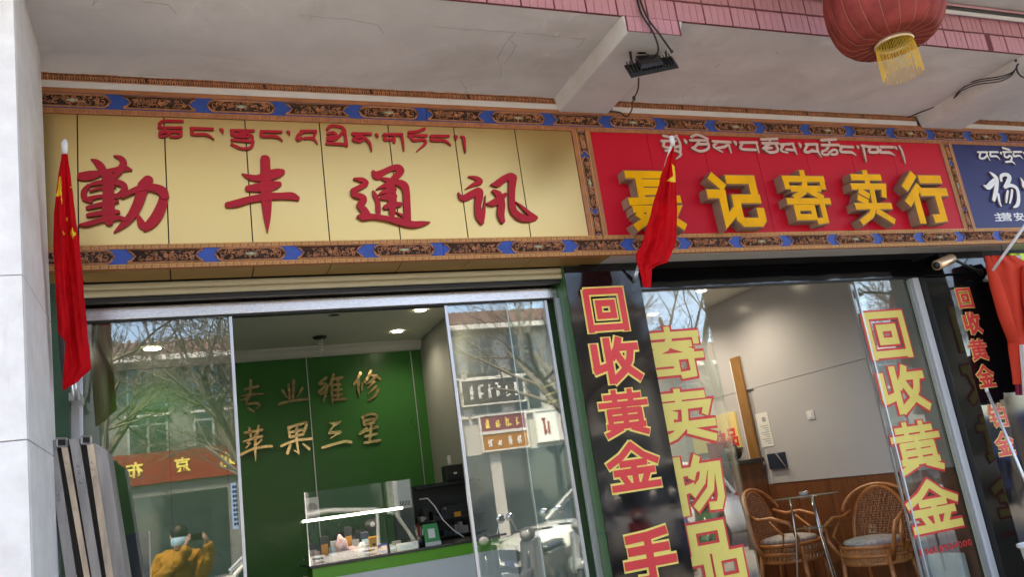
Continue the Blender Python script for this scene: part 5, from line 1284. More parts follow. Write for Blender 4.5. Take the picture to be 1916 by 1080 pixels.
for k, off in enumerate((0, 5, -4)):
    pts = [F(1700, 219, 4.585), F(1722, 210, 4.5), F(1760, 195 - abs(off) * .3, 4.36), F(1785, 182 + off * .2, 4.22), F(1800, 165 + off * .8, 4.1), F(1830, 153 + off * .9, 3.95), F(1870, 147 + off, 3.8), F(1892, 138 + off * .6, 3.72), F(1900, 128, 3.66)]
    cc = cable(pts, .0042, ['upper', 'middle', 'lower'][k] + ' of three black wires sagging along the second plaster beam')
    MB().box(pts[0].x - .01, pts[0].x + .01, pts[0].y - .008, pts[0].y + .01, pts[0].z - .006, pts[0].z + .006).build('clip', 'black', cc)
cl = thing('cable_coil', F(1910, 130, 3.66), 'coiled black cable loop hanging on the second beam', 'cable')
cpt = F(1914, 132, 3.66)
MB().tube([(cpt.x + .065 * math.cos(a), cpt.y, cpt.z + .06 * math.sin(a)) for a in [k * .3 for k in range(22)]], .006, 7).build('loop', 'black', cl, True)
MB().tube([cpt + Vector((-.03, 0, .05)), cpt + Vector((-.01, 0, .07)), cpt + Vector((-.03, 0, .09)), cpt + Vector((-.045, 0, .08))], .009, 7).build('tie', 'black', cl, True)

# security camera on a black arm
cv = thing('security_camera', at(1770, 490, 4.5), 'small bronze bullet security camera on a black arm beside the pier', 'security camera')
a = at(1752, 497, 4.5); b = at(1781, 484, 4.58)
MB().tube([a, a.lerp(b, .04), a.lerp(b, .96), b], [.034, .04, .04, .034], 18).build('body', 'cctv_gold', cv, True)
MB().tube([a - (b - a).normalized() * .004, a + (b - a).normalized() * .01], .03, 16).build('lens', 'black', cv, True)
MB().tube([b, at(1810, 498, 4.66), at(1832, 508, 4.78)], .012, 8).build('arm', 'black', cv, True)
MB().lathe([(.0005, -.012), (.035, -.012), (.035, 0)], at(1834, 509, 4.792), 14, 'y').build('wall_plate', 'black', cv, True)
# leaning steel frames by the column: edges traced at one distance, run down to the pavement
zF = zmap(80, 800, 3.857)
def edge_bar(parent, name, xt0, xt1, yt, xb0, xb1, Y, dep, m_, yt1=None):
    yt1 = yt if yt1 is None else yt1
    t0, t1 = at(*zF(xt0, yt), Y), at(*zF(xt1, yt1), Y); b0, b1 = at(*zF(xb0, 1080), Y), at(*zF(xb1, 1080), Y)
    g0 = t0 + (b0 - t0) * (t0.z / (t0.z - b0.z)); g1 = t1 + (b1 - t1) * (t1.z / (t1.z - b1.z)); d = Vector((0, dep, 0))
    return MB().hexa([g0, g1, g1 + d, g0 + d, t0, t1, t1 + d, t0 + d]).build(name, m_, parent, bevel=.0015)
def sframe(label, bars, end=None, seed=0):
    x0, x1, yt, xb0, xb1, Y = bars[0][1:7]
    b0 = at(*zF(xb0, 1080), Y); t0 = at(*zF(x0, yt), Y); g = t0 + (b0 - t0) * (t0.z / (t0.z - b0.z))
    t = thing('steel_frame', (g.x, Y, 0), label, 'steel frame')
    for nm, xa, xb, y_, c, d, Y_, dep, m_, *r in bars: edge_bar(t, nm, xa, xb, y_, c, d, Y_, dep, m_, *r)
    if end:
        xa, xb, ya, yb, Y_, m_ = end
        p = [at(*zF(xa, yb), Y_), at(*zF(xb, yb), Y_), at(*zF(xb, ya), Y_), at(*zF(xa, ya), Y_)]
        mb = MB(); w_ = .006; mid = sum(p, Vector()) / 4
        for i in range(4): mb.tube([p[i], p[(i + 1) % 4]], .005, 4)
        mb.build('tube_rim', m_, t); k = Vector((0, .02, 0)); MB().hexa([p[0] + k, p[1] + k, p[1] + k * 2, p[0] + k * 2, p[3] + k, p[2] + k, p[2] + k * 2, p[3] + k * 2]).build('end_shade', 'black', t)  # black plate painted as the shade inside the tube mouth
    q = random.Random(seed)
    for k in range(3):
        f = q.uniform(.1, .5); nm, xa, xb, y_, c, d, Y_, *r = bars[0]
        p0 = at(*zF((xa + xb) / 2, y_), Y_); p1 = at(*zF((c + d) / 2, 1080), Y_); MB().ball(p0.lerp(p1, f), .007, .004, .009, 8, 5).build('weld', bars[0][8], t, True)
    return t
sframe('dull grey steel frame leaning closest against the white column', [('edge_bar', 22, 92, 100, 165, 245, 4.30, .25, 'raw_steel', 90), ('shade_block', 92, 130, 130, 245, 296, 4.34, .2, 'black')], None, 1)  # black blocks here and below paint the shade in the frame gaps
sframe('rust stained tube frame second from the white column', [('edge_bar', 132, 180, 142, 296, 342, 4.29, .05, 'rusty_steel'), ('shade_block', 176, 190, 132, 342, 352, 4.34, .2, 'black')], (100, 172, 82, 140, 4.29, 'raw_steel'), 2)
sframe('pale smooth steel plate third from the white column', [('edge_bar', 188, 262, 86, 352, 424, 4.28, .20, 'raw_steel', 80), ('shade_block', 262, 318, 122, 424, 456, 4.33, .2, 'black')], None, 3)
sframe('heavy rusty frame with a grey sheet outermost from the column', [('edge_bar', 316, 366, 120, 456, 510, 4.27, .05, 'rusty_steel'), ('sheet', 366, 462, 108, 510, 604, 4.285, .30, 'raw_steel', 166)], (280, 346, 66, 120, 4.27, 'raw_steel'), 4)

# clothes hung outside the next shop
def garment(name, label, cat, rows, Y, m_, parts=()):
    """rows: (pixel y, left, right) ; body hangs with soft folds and real thickness"""
    c0 = at((rows[0][1] + rows[0][2]) / 2, rows[0][0], Y)
    t = thing(name, at((rows[-1][1] + rows[-1][2]) / 2, rows[-1][0], Y), label, cat)
    mb = MB(); NU, NV = 48, 60
    R_ = [(r[0], r[1], r[2]) for r in rows]
    for j in range(NV + 1):
        y = R_[0][0] + (R_[-1][0] - R_[0][0]) * j / NV; l_, r_ = interp(R_, y)
        for i in range(NU):
            s = i / (NU / 2); u = s if s <= 1 else 2 - s; sd = -1 if s <= 1 else 1
            Yd = Y + sd * .05 * math.sin(math.pi * u) ** .6 + .014 * math.sin(u * 17 + y * .02) * math.sin(math.pi * u)
            mb.v.append(tuple(at(l_ + (r_ - l_) * u, y, Yd)))
    for j in range(NV):
        for i in range(NU): a = j * NU + i; b = j * NU + (i + 1) % NU; mb.f.append((a, b, b + NU, a + NU)); mb.mi.append(0)
    mb.f.append(tuple(range(NU))); mb.mi.append(0)
    mb.build('body', m_, t, True)
    return t
Yc = 4.62
jk = garment('red_jacket', 'orange red work jacket on a hanger beside the black pier', 'jacket', [(478, 1850, 1900), (500, 1852, 1935), (560, 1868, 1960), (640, 1885, 1975), (720, 1895, 1985)], Yc, 'jacket_red')
mb = MB(); S = [at(1846, 480, Yc - .05), at(1862, 530, Yc - .07), at(1880, 590, Yc - .08), at(1897, 640, Yc - .08)]
mb.tube(S, [.02, .045, .05, .04], 14); mb.build('sleeve', 'jacket_red', jk, True)
mb = MB(); S = [at(1915, 500, Yc - .06), at(1925, 560, Yc - .09), at(1935, 620, Yc - .1)]; mb.tube(S, [.02, .05, .05], 14); mb.build('sleeve', 'jacket_red', jk, True)
MB().tube([at(1862, 480, Yc - .02), at(1874, 468, Yc), at(1884, 478, Yc - .02)], .006, 6).build('hanger', 'black', jk, True)
MB().tube([at(1874, 468, Yc), at(1874, 458, Yc + .02), at(1878, 452, Yc + .05)], .004, 6).build('hook', 'black', jk, True)
vt = garment('safety_vest', 'lime green safety vest with a grey reflective stripe beside the red jacket', 'vest', [(474, 1886, 1935), (500, 1892, 1960), (560, 1905, 1980)], Yc + .10, 'vest_green')
MB().hexa([at(1900, 478, Yc + .03), at(1909, 478, Yc + .03), at(1909, 478, Yc + .05), at(1900, 478, Yc + .05), at(1925, 540, Yc + .03), at(1934, 540, Yc + .03), at(1934, 540, Yc + .05), at(1925, 540, Yc + .05)]).build('stripe', 'reflective_grey', vt)
mg = garment('magenta_cloth', 'magenta garment hanging below the red jacket sleeve', 'garment', [(645, 1893, 1920), (700, 1897, 1925), (740, 1900, 1930)], Yc + .02, 'magenta_cloth')
wg = garment('white_cloth', 'white garment hanging beside the magenta garment', 'garment', [(645, 1907, 1940), (740, 1913, 1960)], Yc - .06, 'paper')
for t, px in ((mg, 1905), (wg, 1925)):
    p = at(px, 642, Yc); MB().tube([p, p + Vector((0, .05, .12))], .005, 6).build('hanger', 'black', t)
rl = thing('clothes_rail', at(1900, 455, Yc + .06), 'thin metal rail carrying the hung jackets', 'rail')
ra = at(1868, 453, Yc + .06)
MB().tube([ra, (ra.x + 1.6, ra.y, ra.z)], .01, 8).build('bar', 'aluminium', rl, True)
for dx in (.3, 1.4): MB().tube([(ra.x + dx, ra.y, ra.z), (ra.x + dx, ra.y, 3.03)], .006, 6).build('hanger_rod', 'aluminium', rl, True)
pl = thing('white_bin', at(1912, 1015, 4.5), 'white plastic bin with a rim at the foot of the pier', 'bin')
c = at(1945, 1018, 4.45)
MB().lathe([(.0005, -1.0 * 0 - .5), (.10, -.5), (.13, -.02), (.135, 0), (.125, 0), (.12, -.03), (.0005, -.04)], c, 28).build('tub', 'white_plastic', pl, True)
MB().lathe([(.132, -.02), (.148, -.012), (.148, .006), (.132, .008), (.132, -.02)], c, 28).build('rim', 'white_frame', pl, True)
MB().box(c.x - .1, c.x + .1, c.y - .1, c.y + .1, 0, c.z - .5).build('stand', 'black', pl)

# ================================================================== the street behind the camera, seen in the glass
def structure(o): o['kind'] = 'structure'; return o
structure(box('ground', 'asphalt', None, -160, 160, -160, 60, -.4, -.16))
structure(box('road', 'asphalt', None, -80, 80, -12.4, -3.2, -.159, -.13))
pv = structure(box('pavement', 'paving', None, -40, 40, -3.0, 4.9, -.155, 0))
structure(box('far_pavement', 'paving', None, -60, 60, -16.2, -12.6, -.155, 0))
structure(box('kerb', 'kerb_stone', None, -40, 40, -3.2, -3.001, -.155, .002)); structure(box('far_kerb', 'kerb_stone', None, -60, 60, -12.599, -12.4, -.155, .002))
structure(box('lane_marking', 'white_letter', None, -60, 60, -8.0, -7.88, -.1285, -.126))
# bare street trees
def tree(x, y, h, seed, label, lean_=(0, 0), deep=6):
    q = random.Random(seed); t = thing('bare_tree', (x, y, 0), label, 'tree', None)
    mb = MB(); tk = MB()
    top = Vector((x + lean_[0], y + lean_[1], h * .36))
    tk.tube([(x, y, -.02), (x + .02, y, .5), (x + lean_[0] * .5, y + lean_[1] * .5, h * .2), top], [.17, .14, .125, .11], 12)
    tk.build('trunk', 'bark', t, True)
    def grow(p, d, L_, r, lv):
        n = 3 if lv > 1 else 4; pts = [p]; rr_ = [r]
        for k in range(n):
            d = (d + Vector((q.gauss(0, .16), q.gauss(0, .16), q.gauss(.04, .10)))).normalized(); p = p + d * (L_ / n); pts.append(p); rr_.append(r * (1 - .42 * (k + 1) / n))
        mb.tube(pts, rr_, 6 if lv < 2 else 4 if lv < 4 else 3, caps=False)
        if lv >= deep: return
        for k in range(3 if lv < 4 or lv == 6 else 4):
            i = q.randint(1, n); a = q.uniform(0, 6.28); sp = q.uniform(.45, .95)
            o_ = d.orthogonal().normalized(); o2 = d.cross(o_)
            nd = (d + (o_ * math.cos(a) + o2 * math.sin(a)) * sp).normalized()
            grow(pts[i], nd, L_ * q.uniform(.58, .8), max(rr_[i] * .62, .0048), lv + 1)
    for k in range(5):
        a = k * 1.257 + q.uniform(-.3, .3)
        grow(top, Vector((math.cos(a) * .55, math.sin(a) * .55, 1)).normalized(), h * .27, .065, 1)
    mb.build('branches', 'bark', t)
    return t
tree(-1.45, -2.6, 6.8, 4, 'bare street tree with a forked crown on the shop pavement', (.1, 0))
tree(.9, -3.0, 6.4, 8, 'bare street tree beside the parked white car', (-.1, .1))
tree(5.9, -2.75, 7.0, 33, 'bare street tree in the middle of the scooter row', (.1, .1))
tree(9.3, -2.6, 7.4, 15, 'bare street tree behind the scooters on the pavement', (-.2, 0))
tree(15.6, -2.6, 7.4, 19, 'bare street tree at the pavement end past the scooters', (.1, .1))
tree(1.5, -13.6, 7.2, 21, 'bare tree in front of the grey house across the road', (0, .1), 6)
tree(12.5, -13.6, 7.0, 27, 'bare tree in front of the white house across the road', (.1, 0), 6)
# houses over the road
def house(x0, x1, y, eave, wallm, label, win_x, rows, roofm='roof_tile', frm_m='reflective_grey'):
    t = thing('street_house', ((x0 + x1) / 2, y - 4, 0), label, 'house')
    wl_ = box('wall', wallm, t, x0, x1, y - 8, y, 0, eave)
    rf = MB().hexa([(x0 - .3, y - 8.3, eave), (x1 + .3, y - 8.3, eave), (x1 + .3, y + .7, eave), (x0 - .3, y + .7, eave), (x0 + .2, y - 5, eave + 1.3), (x1 - .2, y - 5, eave + 1.3), (x1 - .2, y - 3.2, eave + 1.3), (x0 + .2, y - 3.2, eave + 1.3)]).build('roof', roofm, t)
    mb = MB(); k = x0 - .3
    while k < x1 + .3:
        mb.tube([(k + .1, y + .72, eave + .03), (k + .1, y - 3.1, eave + 1.33)], .06, 6); k += .24
    tag(mb.build('tile_rolls', roofm, rf), kind='stuff')
    mb = MB(); mb.box(x0 - .32, x1 + .32, y + .6, y + .74, eave - .14, eave + .02); mb.build('eave_board', 'strip_white', rf)
    for z in rows:
        for x in win_x:
            w_ = MB().box(x - .55, x + .55, y - .02, y + .04, z - .72, z + .72).build('window', frm_m, t)
            for sx in (-1, 1):
                for a, b in ((-.66, .2), (.26, .66)): box('pane', 'window_dark', w_, x + (.04 if sx > 0 else -.49), x + (.49 if sx > 0 else -.04), y + .041, y + .05, z + a, z + b)
            box('sill', 'strip_white', w_, x - .62, x + .62, y, y + .12, z - .8, z - .73)
    # ground floor shop opening with pillars
    k = x0 + .3
    while k < x1 - 2.5:
        d = box('shop_opening', 'window_dark', t, k, k + 2.6, y + .001, y + .03, .1, 2.9); k += 3.0
    return t
hA = house(3.2, 15.5, -16, 7.15, 'far_white', 'white two storey house with a tiled roof across the road', [4.4, 6.2, 7.9, 9.25, 10.75, 12.6, 14.2], (6.2, 4.9))
hB = house(-11, 3.0, -16.4, 6.9, 'far_grey', 'grey two storey house over a red shop sign across the road', [-9, -7, -5, -3, -1.2, .6, 2.2], (6.0, 4.75))
hC = house(15.8, 30, -16.2, 5.3, 'far_grey', 'long low grey house past the white house', [17.5, 19.5, 21.5, 23.5, 25.5, 27.5], (4.35,))
hD = house(-26, -11.3, -16.0, 7.6, 'far_white', 'long pale house left of the grey house across the road', [-24, -21.5, -19, -16.5, -14], (6.3, 4.9))
def far_sign(x0, x1, z0, z1, y, m_, label, txt=None, tm='sticker_yellow', frame=True):
    t = thing('shop_board', ((x0 + x1) / 2, y, z0), label, 'sign')
    box('board', m_, t, x0, x1, y, y + .12, z0, z1)
    if frame:
        mb = MB(); e = .05
        for a in ((x0 - e, x1 + e, z1, z1 + e), (x0 - e, x1 + e, z0 - e, z0), (x0 - e, x0, z0, z1), (x1, x1 + e, z0, z1)): mb.box(a[0], a[1], y, y + .15, a[2], a[3])
        mb.build('frame', 'strip_white', t)
    if txt:
        n = len(txt); h = (z1 - z0) * .5; mb = MB(); W = (x1 - x0) / n; zc = (z0 + z1) / 2
        for i, ch in enumerate(txt):   # the board faces +y, so it reads right to left along x
            c = x1 - (i + .5) * W
            tmp = MB(); glyph_mb(tmp, ch, -h / 2, h / 2, zc - h / 2, zc + h / 2, 0, .02, .03)
            o = len(mb.v)
            for x, yy, z in tmp.v: mb.v.append((c - x, y + .125 - yy + .02, z))
            for f in tmp.f: mb.f.append(tuple(k + o for k in f)); mb.mi.append(0)
        mb.build('lettering', tm, t)
    return t
def blocks(t, x0, x1, z0, z1, y, m_, n, seed):
    q = random.Random(seed); mb = MB(); W = (x1 - x0) / n
    for i in range(n):
        for k in range(5):
            a = x0 + i * W + q.uniform(.12, .5) * W; b = a + q.uniform(.1, .38) * W; z = z0 + (z1 - z0) * q.uniform(.15, .8)
            if k % 2: mb.box(a, b, y, y + .012 + k * .002, z, z + (z1 - z0) * .09)
            else: mb.box(a, a + W * .1, y, y + .012 + k * .002, z0 + (z1 - z0) * .15, z0 + (z1 - z0) * q.uniform(.5, .85))
    mb.build('lettering', m_, t)
far_sign(-2.2, 1.6, 3.25, 4.15, -16.38, 'sign_red', 'red board with yellow lettering over the grey house shop', '北京布', 'sticker_yellow', False)
s_ = far_sign(8.9, 10.5, 3.62, 4.12, -15.95, 'sign_maroon', 'maroon shop board with gold marks on the white house'); blocks(s_, 9.0, 10.4, 3.65, 4.1, -15.83, 'sticker_yellow', 4, 1)
s_ = far_sign(8.9, 10.5, 3.0, 3.52, -15.95, 'sign_orange', 'orange shop board with white marks under the maroon board'); blocks(s_, 9.0, 10.4, 3.05, 3.48, -15.83, 'white_letter', 4, 2)
s_ = far_sign(8.4, 10.6, 4.55, 5.35, -15.95, 'sign_dark', 'dark slatted board with pale marks between the window rows'); blocks(s_, 8.6, 10.5, 4.62, 5.3, -15.83, 'white_letter', 6, 3)
s_ = far_sign(10.9, 13.2, 3.1, 4.1, -15.95, 'white_letter', 'white shop board with red marks beside the maroon board'); blocks(s_, 11.0, 13.1, 3.2, 4.0, -15.83, 'sign_red', 3, 4)
s_ = far_sign(4.0, 8.2, 3.1, 4.0, -15.95, 'sign_dark', 'long dark shop board at the grey house end of the white house'); blocks(s_, 4.2, 8.0, 3.2, 3.9, -15.83, 'sticker_pale', 6, 5)
# cars
def car(x, y, rz, paint, label):
    t = thing('parked_car', (0, 0, 0), label, 'car')
    # along +x = nose; z from ground
    sec = [(-2.30, .34, .78, .82), (-2.22, .30, .98, .86), (-1.6, .24, 1.04, .90), (-.6, .22, 1.05, .91), (.6, .22, 1.04, .91), (1.25, .23, 1.0, .90), (1.9, .27, .92, .86), (2.24, .33, .76, .76), (2.32, .40, .66, .66)]
    mb = MB(); n = 12
    for (sx, zl, zh, hw) in sec:
        for k in range(n):
            a = 2 * math.pi * k / n + math.pi / n; ca, sa = math.cos(a), math.sin(a)
            e = lambda v: math.copysign(abs(v) ** .45, v)
            mb.v.append((sx, hw * e(ca), (zl + zh) / 2 + (zh - zl) / 2 * e(sa)))
    for i in range(len(sec) - 1):
        for k in range(n): mb.f.append((i * n + k, i * n + (k + 1) % n, (i + 1) * n + (k + 1) % n, (i + 1) * n + k)); mb.mi.append(0)
    mb.f += [tuple(range(n)), tuple((len(sec) - 1) * n + k for k in range(n - 1, -1, -1))]; mb.mi += [0, 0]
    body = mb.build('body', paint, t, True)
    # roof shell
    top = [(-1.72, 1.50, .67), (-1.45, 1.60, .66), (-.6, 1.70, .64), (.2, 1.67, .64), (.48, 1.56, .66)]
    mb = MB()
    for px_, pz, hw in top:
        for k in range(7):
            u = k / 6 * 2 - 1; mb.v.append((px_, hw * u, pz + .05 * (1 - u * u)))
        for k in range(7):
            u = 1 - k / 6 * 2; mb.v.append((px_, hw * u, pz - .06))
    for i in range(len(top) - 1):
        for k in range(14): mb.f.append((i * 14 + k, i * 14 + (k + 1) % 14, (i + 1) * 14 + (k + 1) % 14, (i + 1) * 14 + k)); mb.mi.append(0)
    mb.f += [tuple(range(14)), tuple(4 * 14 + k for k in range(13, -1, -1))]; mb.mi += [0, 0]
    roof = mb.build('roof', paint, t, True)
    g = MB().hexa([(-2.0, -.78, 1.0), (1.2, -.80, 1.0), (1.2, .80, 1.0), (-2.0, .78, 1.0), (-1.66, -.64, 1.58), (.42, -.64, 1.58), (.42, .64, 1.58), (-1.66, .64, 1.58)]).build('windows', 'window_dark', t, bevel=.02)
    for s in (-1, 1):
        for xa, xb in ((1.2, .45), (-.42, -.46), (-1.35, -1.42), (-2.0, -1.68)):
            MB().tube([(xa, s * .81, 1.0), (xb, s * .655, 1.6)], .035, 6).build('pillar', paint if abs(xa) > .5 else 'black', t)
        MB().ball((.95, s * .98, 1.1), .08, .1, .07, 10, 6).build('mirror', paint, t, True)
        MB().ball((2.1, s * .66, .78), .16, .13, .07, 10, 6).build('headlight', 'lamp_glass', t, True)
        MB().ball((-2.2, s * .68, .92), .08, .12, .12, 10, 6).build('tail_light', 'tail_red', t, True)
        for xd in (-.35, -1.25): MB().box(xd, xd + .18, s * .915 - .012, s * .915 + .012, .93, .955).build('handle', 'chrome', t)
        for xw in (-1.4, 1.42):
            wv = MB().lathe([(.2, -.1), (.31, -.1), (.335, -.06), (.335, .06), (.31, .1), (.2, .1)], (xw, s * .80, .335), 22, 'y').build('tyre', 'rubber', t, True)
            rm = MB().lathe([(.0005, .09), (.06, .1), (.19, .085), (.21, .1), (.21, -.1), (.0005, -.09)], (xw, s * .80, .335), 16, 'y').build('rim', 'scooter_silver', wv, True)
    box('grille', 'black', t, 2.28, 2.335, -.45, .45, .5, .66); box('plate', 'scooter_blue', t, 2.33, 2.345, -.22, .22, .40, .5); box('bumper', 'black', t, -2.33, 2.325, -.6, .6, .3, .36)
    t.location = (x, y, -.128); t.rotation_euler = (0, 0, rz); t.scale = (1.05, 1.05, 1.1)
    return t
car(1.75, -4.3, R(180), 'car_white', 'white sport utility car parked at the kerb behind the photographer')
car(7.6, -4.4, R(180), 'car_white', 'white hatchback car parked at the kerb beside the scooters')
car(13.4, -4.4, R(180), 'scooter_black', 'black car added to darken the mirroring pier, at the kerb past the white hatchback')  # both dark cars are added to darken what the far pier mirrors
car(19.2, -4.4, R(0), 'scooter_blue', 'dark blue car added to darken the mirroring pier, at the kerb past the black car')
car(-5.2, -4.35, R(0), 'scooter_silver', 'silver car parked at the kerb by the forked bare tree')
# scooters
def scooter(x, y, rz, paint, label):
    t = thing('motor_scooter', (0, 0, 0), label, 'scooter', 'scooters parked on the pavement')
    for wy in (-.62, .62):
        wv = MB().lathe([(.15, -.05), (.22, -.05), (.25, 0), (.22, .05), (.15, .05)], (0, wy, .25), 18, 'x').build('wheel', 'rubber', t, True)
        MB().lathe([(.0005, .04), (.16, .03), (.16, -.03), (.0005, -.04)], (0, wy, .25), 12, 'x').build('rim', 'scooter_silver', wv, True)
    MB().hexa([(-.1, -.75, .42), (.1, -.75, .42), (.16, .0, .3), (-.16, .0, .3), (-.1, -.85, .72), (.1, -.85, .72), (.14, -.05, .68), (-.14, -.05, .68)]).build('rear_body', paint, t, bevel=.04)
    MB().hexa([(-.16, .0, .26), (.16, .0, .26), (.16, .45, .26), (-.16, .45, .26), (-.16, .0, .32), (.16, .0, .32), (.16, .45, .32), (-.16, .45, .32)]).build('footboard', 'scooter_black', t, bevel=.01)
    MB().hexa([(-.2, .40, .3), (.2, .40, .3), (.12, .56, .34), (-.12, .56, .34), (-.19, .30, .9), (.19, .30, .9), (.1, .45, .92), (-.1, .45, .92)]).build('leg_shield', paint, t, bevel=.03)
    MB().hexa([(-.07, .5, .46), (.07, .5, .46), (.06, .84, .40), (-.06, .84, .40), (-.06, .5, .54), (.06, .5, .54), (.05, .84, .47), (-.05, .84, .47)]).build('mudguard', paint, t, bevel=.02)
    MB().hexa([(-.12, -.72, .70), (.12, -.72, .70), (.12, .02, .70), (-.12, .02, .70), (-.11, -.74, .80), (.11, -.74, .80), (.1, .0, .77), (-.1, .0, .77)]).build('seat', 'scooter_black', t, bevel=.03)
    MB().tube([(0, .6, .3), (0, .38, .98)], .03, 8).build('steering_stem', 'scooter_black', t, True)
    MB().tube([(-.33, .24, 1.02), (-.18, .34, 1.02), (.18, .34, 1.02), (.33, .24, 1.02)], .016, 8).build('handlebar', 'scooter_black', t, True)
    MB().ball((0, .42, .98), .12, .1, .1, 12, 8).build('headlamp_cowl', paint, t, True)
    MB().ball((0, .49, .98), .075, .05, .06, 12, 8).build('headlamp', 'lamp_glass', t, True)
    for s in (-1, 1):
        MB().tube([(s * .2, .33, 1.03), (s * .26, .34, 1.2)], .007, 6).build('mirror_stem', 'chrome', t)
        MB().lathe([(.0005, -.012), (.06, -.01), (.065, 0), (.06, .01), (.0005, .012)], (s * .28, .345, 1.24), 14, 'y').build('mirror', 'chrome', t, True)
    MB().ball((0, -.86, .66), .07, .03, .04, 10, 6).build('tail_lamp', 'tail_red', t, True)
    MB().tube([(.1, -.1, .3), (.2, -.12, .02)], .012, 6).build('side_stand', 'scooter_black', t)
    t.location = (x, y, 0); t.rotation_euler = (0, 0, rz)
mat('scooter_grey', (.08, .08, .085), .3, var=.1, coat=.4)
mat('scooter_green', (.02, .12, .06), .3, var=.1, coat=.5)
for i, (px_, m_, lb) in enumerate(((3.9, 'scooter_black', 'black scooter at the near end of the pavement row'), (4.7, 'scooter_grey', 'dark grey scooter in the pavement row'), (5.5, 'scooter_silver', 'silver scooter in the pavement row'), (6.3, 'scooter_red', 'red scooter in the pavement row'),
                                  (7.1, 'scooter_blue', 'blue scooter in the pavement row'), (7.9, 'scooter_green', 'green scooter at the end of the pavement row'))):
    scooter(px_, -1.9 + .1 * ((i * 5) % 3), R(18 + 9 * ((i * 3) % 4)), m_, lb)
# parking sign
pg = thing('parking_sign', (8.6, -1.2, 0), 'blue parking sign with a white letter P on a grey post', 'sign')
MB().tube([(8.6, -1.2, 0), (8.6, -1.2, 2.6)], .03, 10).build('post', 'raw_steel', pg, True)
box('plate', 'scooter_blue', pg, 8.35, 8.85, -1.165, -1.15, 1.9, 2.6)
mb = MB(); tmp = MB(); glyph_mb(tmp, 'P', -.12, .12, 2.15, 2.5, 0, .004, .02)
for x, yy, z in tmp.v: mb.v.append((8.6 - x, -1.145 - yy, z))
mb.f = list(tmp.f); mb.mi = list(tmp.mi); mb.build('letter', 'white_letter', pg)

# the photographer
def skin(name, verts, edges, radii, m_, parent, root=0, sub=2):
    off = wloc(parent)
    me = bpy.data.meshes.new(name); me.from_pydata([(Vector(v) - off) for v in verts], edges, []); me.materials.append(M[m_])
    o = bpy.data.objects.new(name, me); COL.objects.link(o); o.parent = parent
    sm = o.modifiers.new('skin', 'SKIN'); sm.use_smooth_shade = True
    for i, r in enumerate(radii):
        sv = me.skin_vertices[0].data[i]; sv.radius = (r, r) if not isinstance(r, tuple) else r; sv.use_root = (i == root)
    s = o.modifiers.new('sub', 'SUBSURF'); s.levels = sub; s.render_levels = sub
    return o
HX, HY = -.20, -.40
per = thing('person', (HX, HY, 0), 'person in an ochre jacket and blue mask holding up a phone', 'person')
B = [(HX, HY, 1.02), (HX, HY + .01, 1.2), (HX, HY - .01, 1.38), (HX + .01, HY, 1.47), (HX + .015, HY + .02, 1.53), (HX + .02, HY + .035, 1.62), (HX + .02, HY + .03, 1.71)]
E_ = [(i, i + 1) for i in range(6)]; RD = [.13, .14, .15, .07, .058, (.078, .092), (.07, .085)]
def chain(start, pts, rads):
    i0 = start
    for p, r in zip(pts, rads): B.append(p); RD.append(r); E_.append((i0, len(B) - 1)); i0 = len(B) - 1
    return i0
hands = []
for s, hx in ((-1, -.085), (1, .085)):
    hnd = chain(2, [(HX + s * .17, HY - .01, 1.39), (HX + s * .24, HY + .02, 1.17), (hx * 1.5, -.13, 1.42), (hx * 1.15, -.05, 1.56), (hx, -.03, 1.595)], [.062, .048, .036, .028, .026])
    hands.append((hnd, hx, s))
    for k, dz in enumerate((.03, .012, -.006, -.022)):
        chain(hnd, [(hx * .93, -.012, 1.60 + dz), (hx * .80, -.010, 1.603 + dz * .9), (hx * .66, -.0135, 1.604 + dz * .9)], [.0085, .008, .007])
    chain(hnd, [(hx * .9, -.038, 1.57), (hx * .72, -.030, 1.572)], [.0095, .0085])
for s in (-1, 1): chain(0, [(HX + s * .095, HY, .93), (HX + s * .10, HY + .02, .5), (HX + s * .105, HY - .02, .09), (HX + s * .11, HY + .12, .045)], [.095, .062, .045, .04])
skin('body', B, E_, RD, 'skin', per, 0, 2)
JB = [(HX, HY, .9), (HX, HY + .01, 1.12), (HX, HY, 1.28), (HX, HY - .01, 1.40), (HX + .01, HY, 1.485)]; JE = [(i, i + 1) for i in range(4)]; JR = [.165, .17, .175, .165, .085]
for s, hx in ((-1, -.085), (1, .085)):
    i0 = 3
    for p, r in zip([(HX + s * .18, HY - .01, 1.40), (HX + s * .25, HY + .02, 1.16), (hx * 1.5, -.13, 1.42), (hx * 1.2, -.065, 1.535)], [.098, .09, .072, .058]):
        JB.append(p); JR.append(r); JE.append((i0, len(JB) - 1)); i0 = len(JB) - 1
jko = skin('jacket', JB, JE, JR, 'jacket_ochre', per, 0, 4)
tx = bpy.data.textures.new('folds', 'CLOUDS'); tx.noise_scale = .09
dm = jko.modifiers.new('folds', 'DISPLACE'); dm.texture = tx; dm.strength = .05; dm.mid_level = .5; dm.texture_coords = 'LOCAL'
TB = [(HX, HY, .93)]; TE = []; TR = [.15]
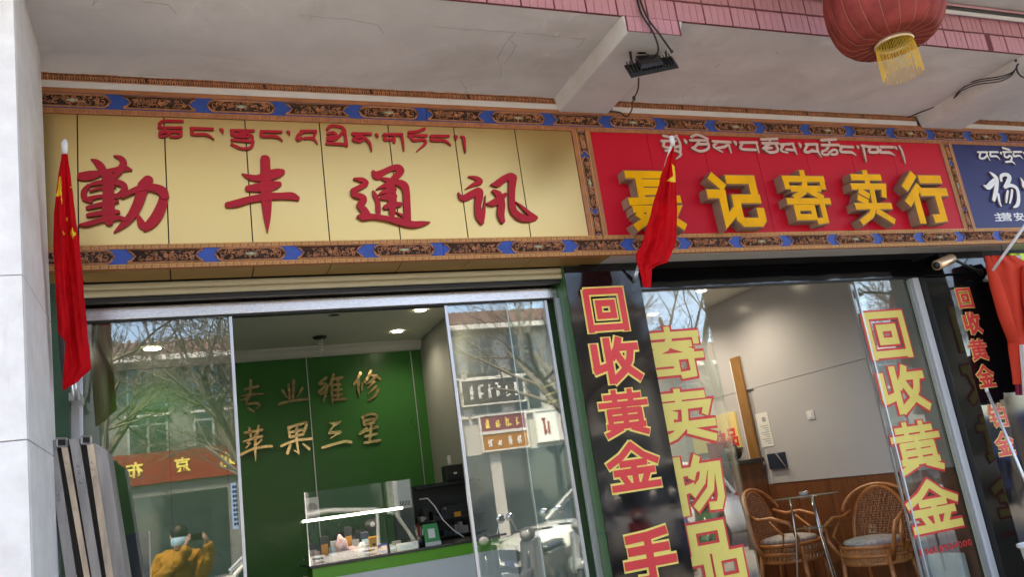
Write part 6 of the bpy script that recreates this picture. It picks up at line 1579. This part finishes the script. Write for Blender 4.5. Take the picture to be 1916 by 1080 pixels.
for s in (-1, 1):
    i0 = 0
    for p, r in zip([(HX + s * .095, HY, .86), (HX + s * .10, HY + .015, .5), (HX + s * .105, HY - .015, .1)], [.11, .08, .065]): TB.append(p); TR.append(r); TE.append((i0, len(TB) - 1)); i0 = len(TB) - 1
skin('trousers', TB, TE, TR, 'trousers', per, 0, 2)
mb = MB().ball((HX + .02, HY + .015, 1.675), .098, .108, .105, 20, 12); mb.ball((HX + .02, HY - .04, 1.62), .09, .07, .10, 16, 10); mb.build('hair', 'hair', per, True)
mk = MB(); n = 10
for j in range(5):
    for i in range(n + 1):
        a = math.pi * (.12 + .76 * i / n); r = .088 + .012 * math.sin(math.pi * j / 4); mk.v.append((HX + .02 + r * math.cos(a), HY + .036 + r * 1.1 * math.sin(a), 1.535 + .09 * j / 4))
for j in range(4):
    for i in range(n): k = j * (n + 1) + i; mk.f.append((k, k + 1, k + n + 2, k + n + 1)); mk.mi.append(0)
mk.build('face_mask', 'mask_blue', per, True)
for s in (-1, 1):
    MB().ball((HX + .02 + s * .032, HY + .122, 1.643), .012, .006, .007, 8, 6).build('eye', 'hair', per, True)
    MB().ball((HX + .02 + s * .088, HY + .03, 1.63), .012, .02, .03, 8, 6).build('ear', 'skin', per, True)
    MB().hexa([(HX + s * .105 - .045, HY - .1, 0), (HX + s * .105 + .045, HY - .1, 0), (HX + s * .105 + .045, HY + .18, 0), (HX + s * .105 - .045, HY + .18, 0), (HX + s * .105 - .04, HY - .09, .09), (HX + s * .105 + .04, HY - .09, .09), (HX + s * .105 + .04, HY + .1, .1), (HX + s * .105 - .04, HY + .1, .1)]).build('shoe', 'black', per, bevel=.02)
ph_ = thing('mobile_phone', (0, -.02, 1.56), 'dark mobile phone held up sideways by the person', 'phone')
box('casing', 'black', ph_, -.078, .078, -.025, -.0165, 1.562, 1.638, bevel=.003); box('screen', 'screen', ph_, -.074, .074, -.0262, -.0252, 1.566, 1.634)
bpy.data.objects.remove(_fo); bpy.data.curves.remove(_fc)
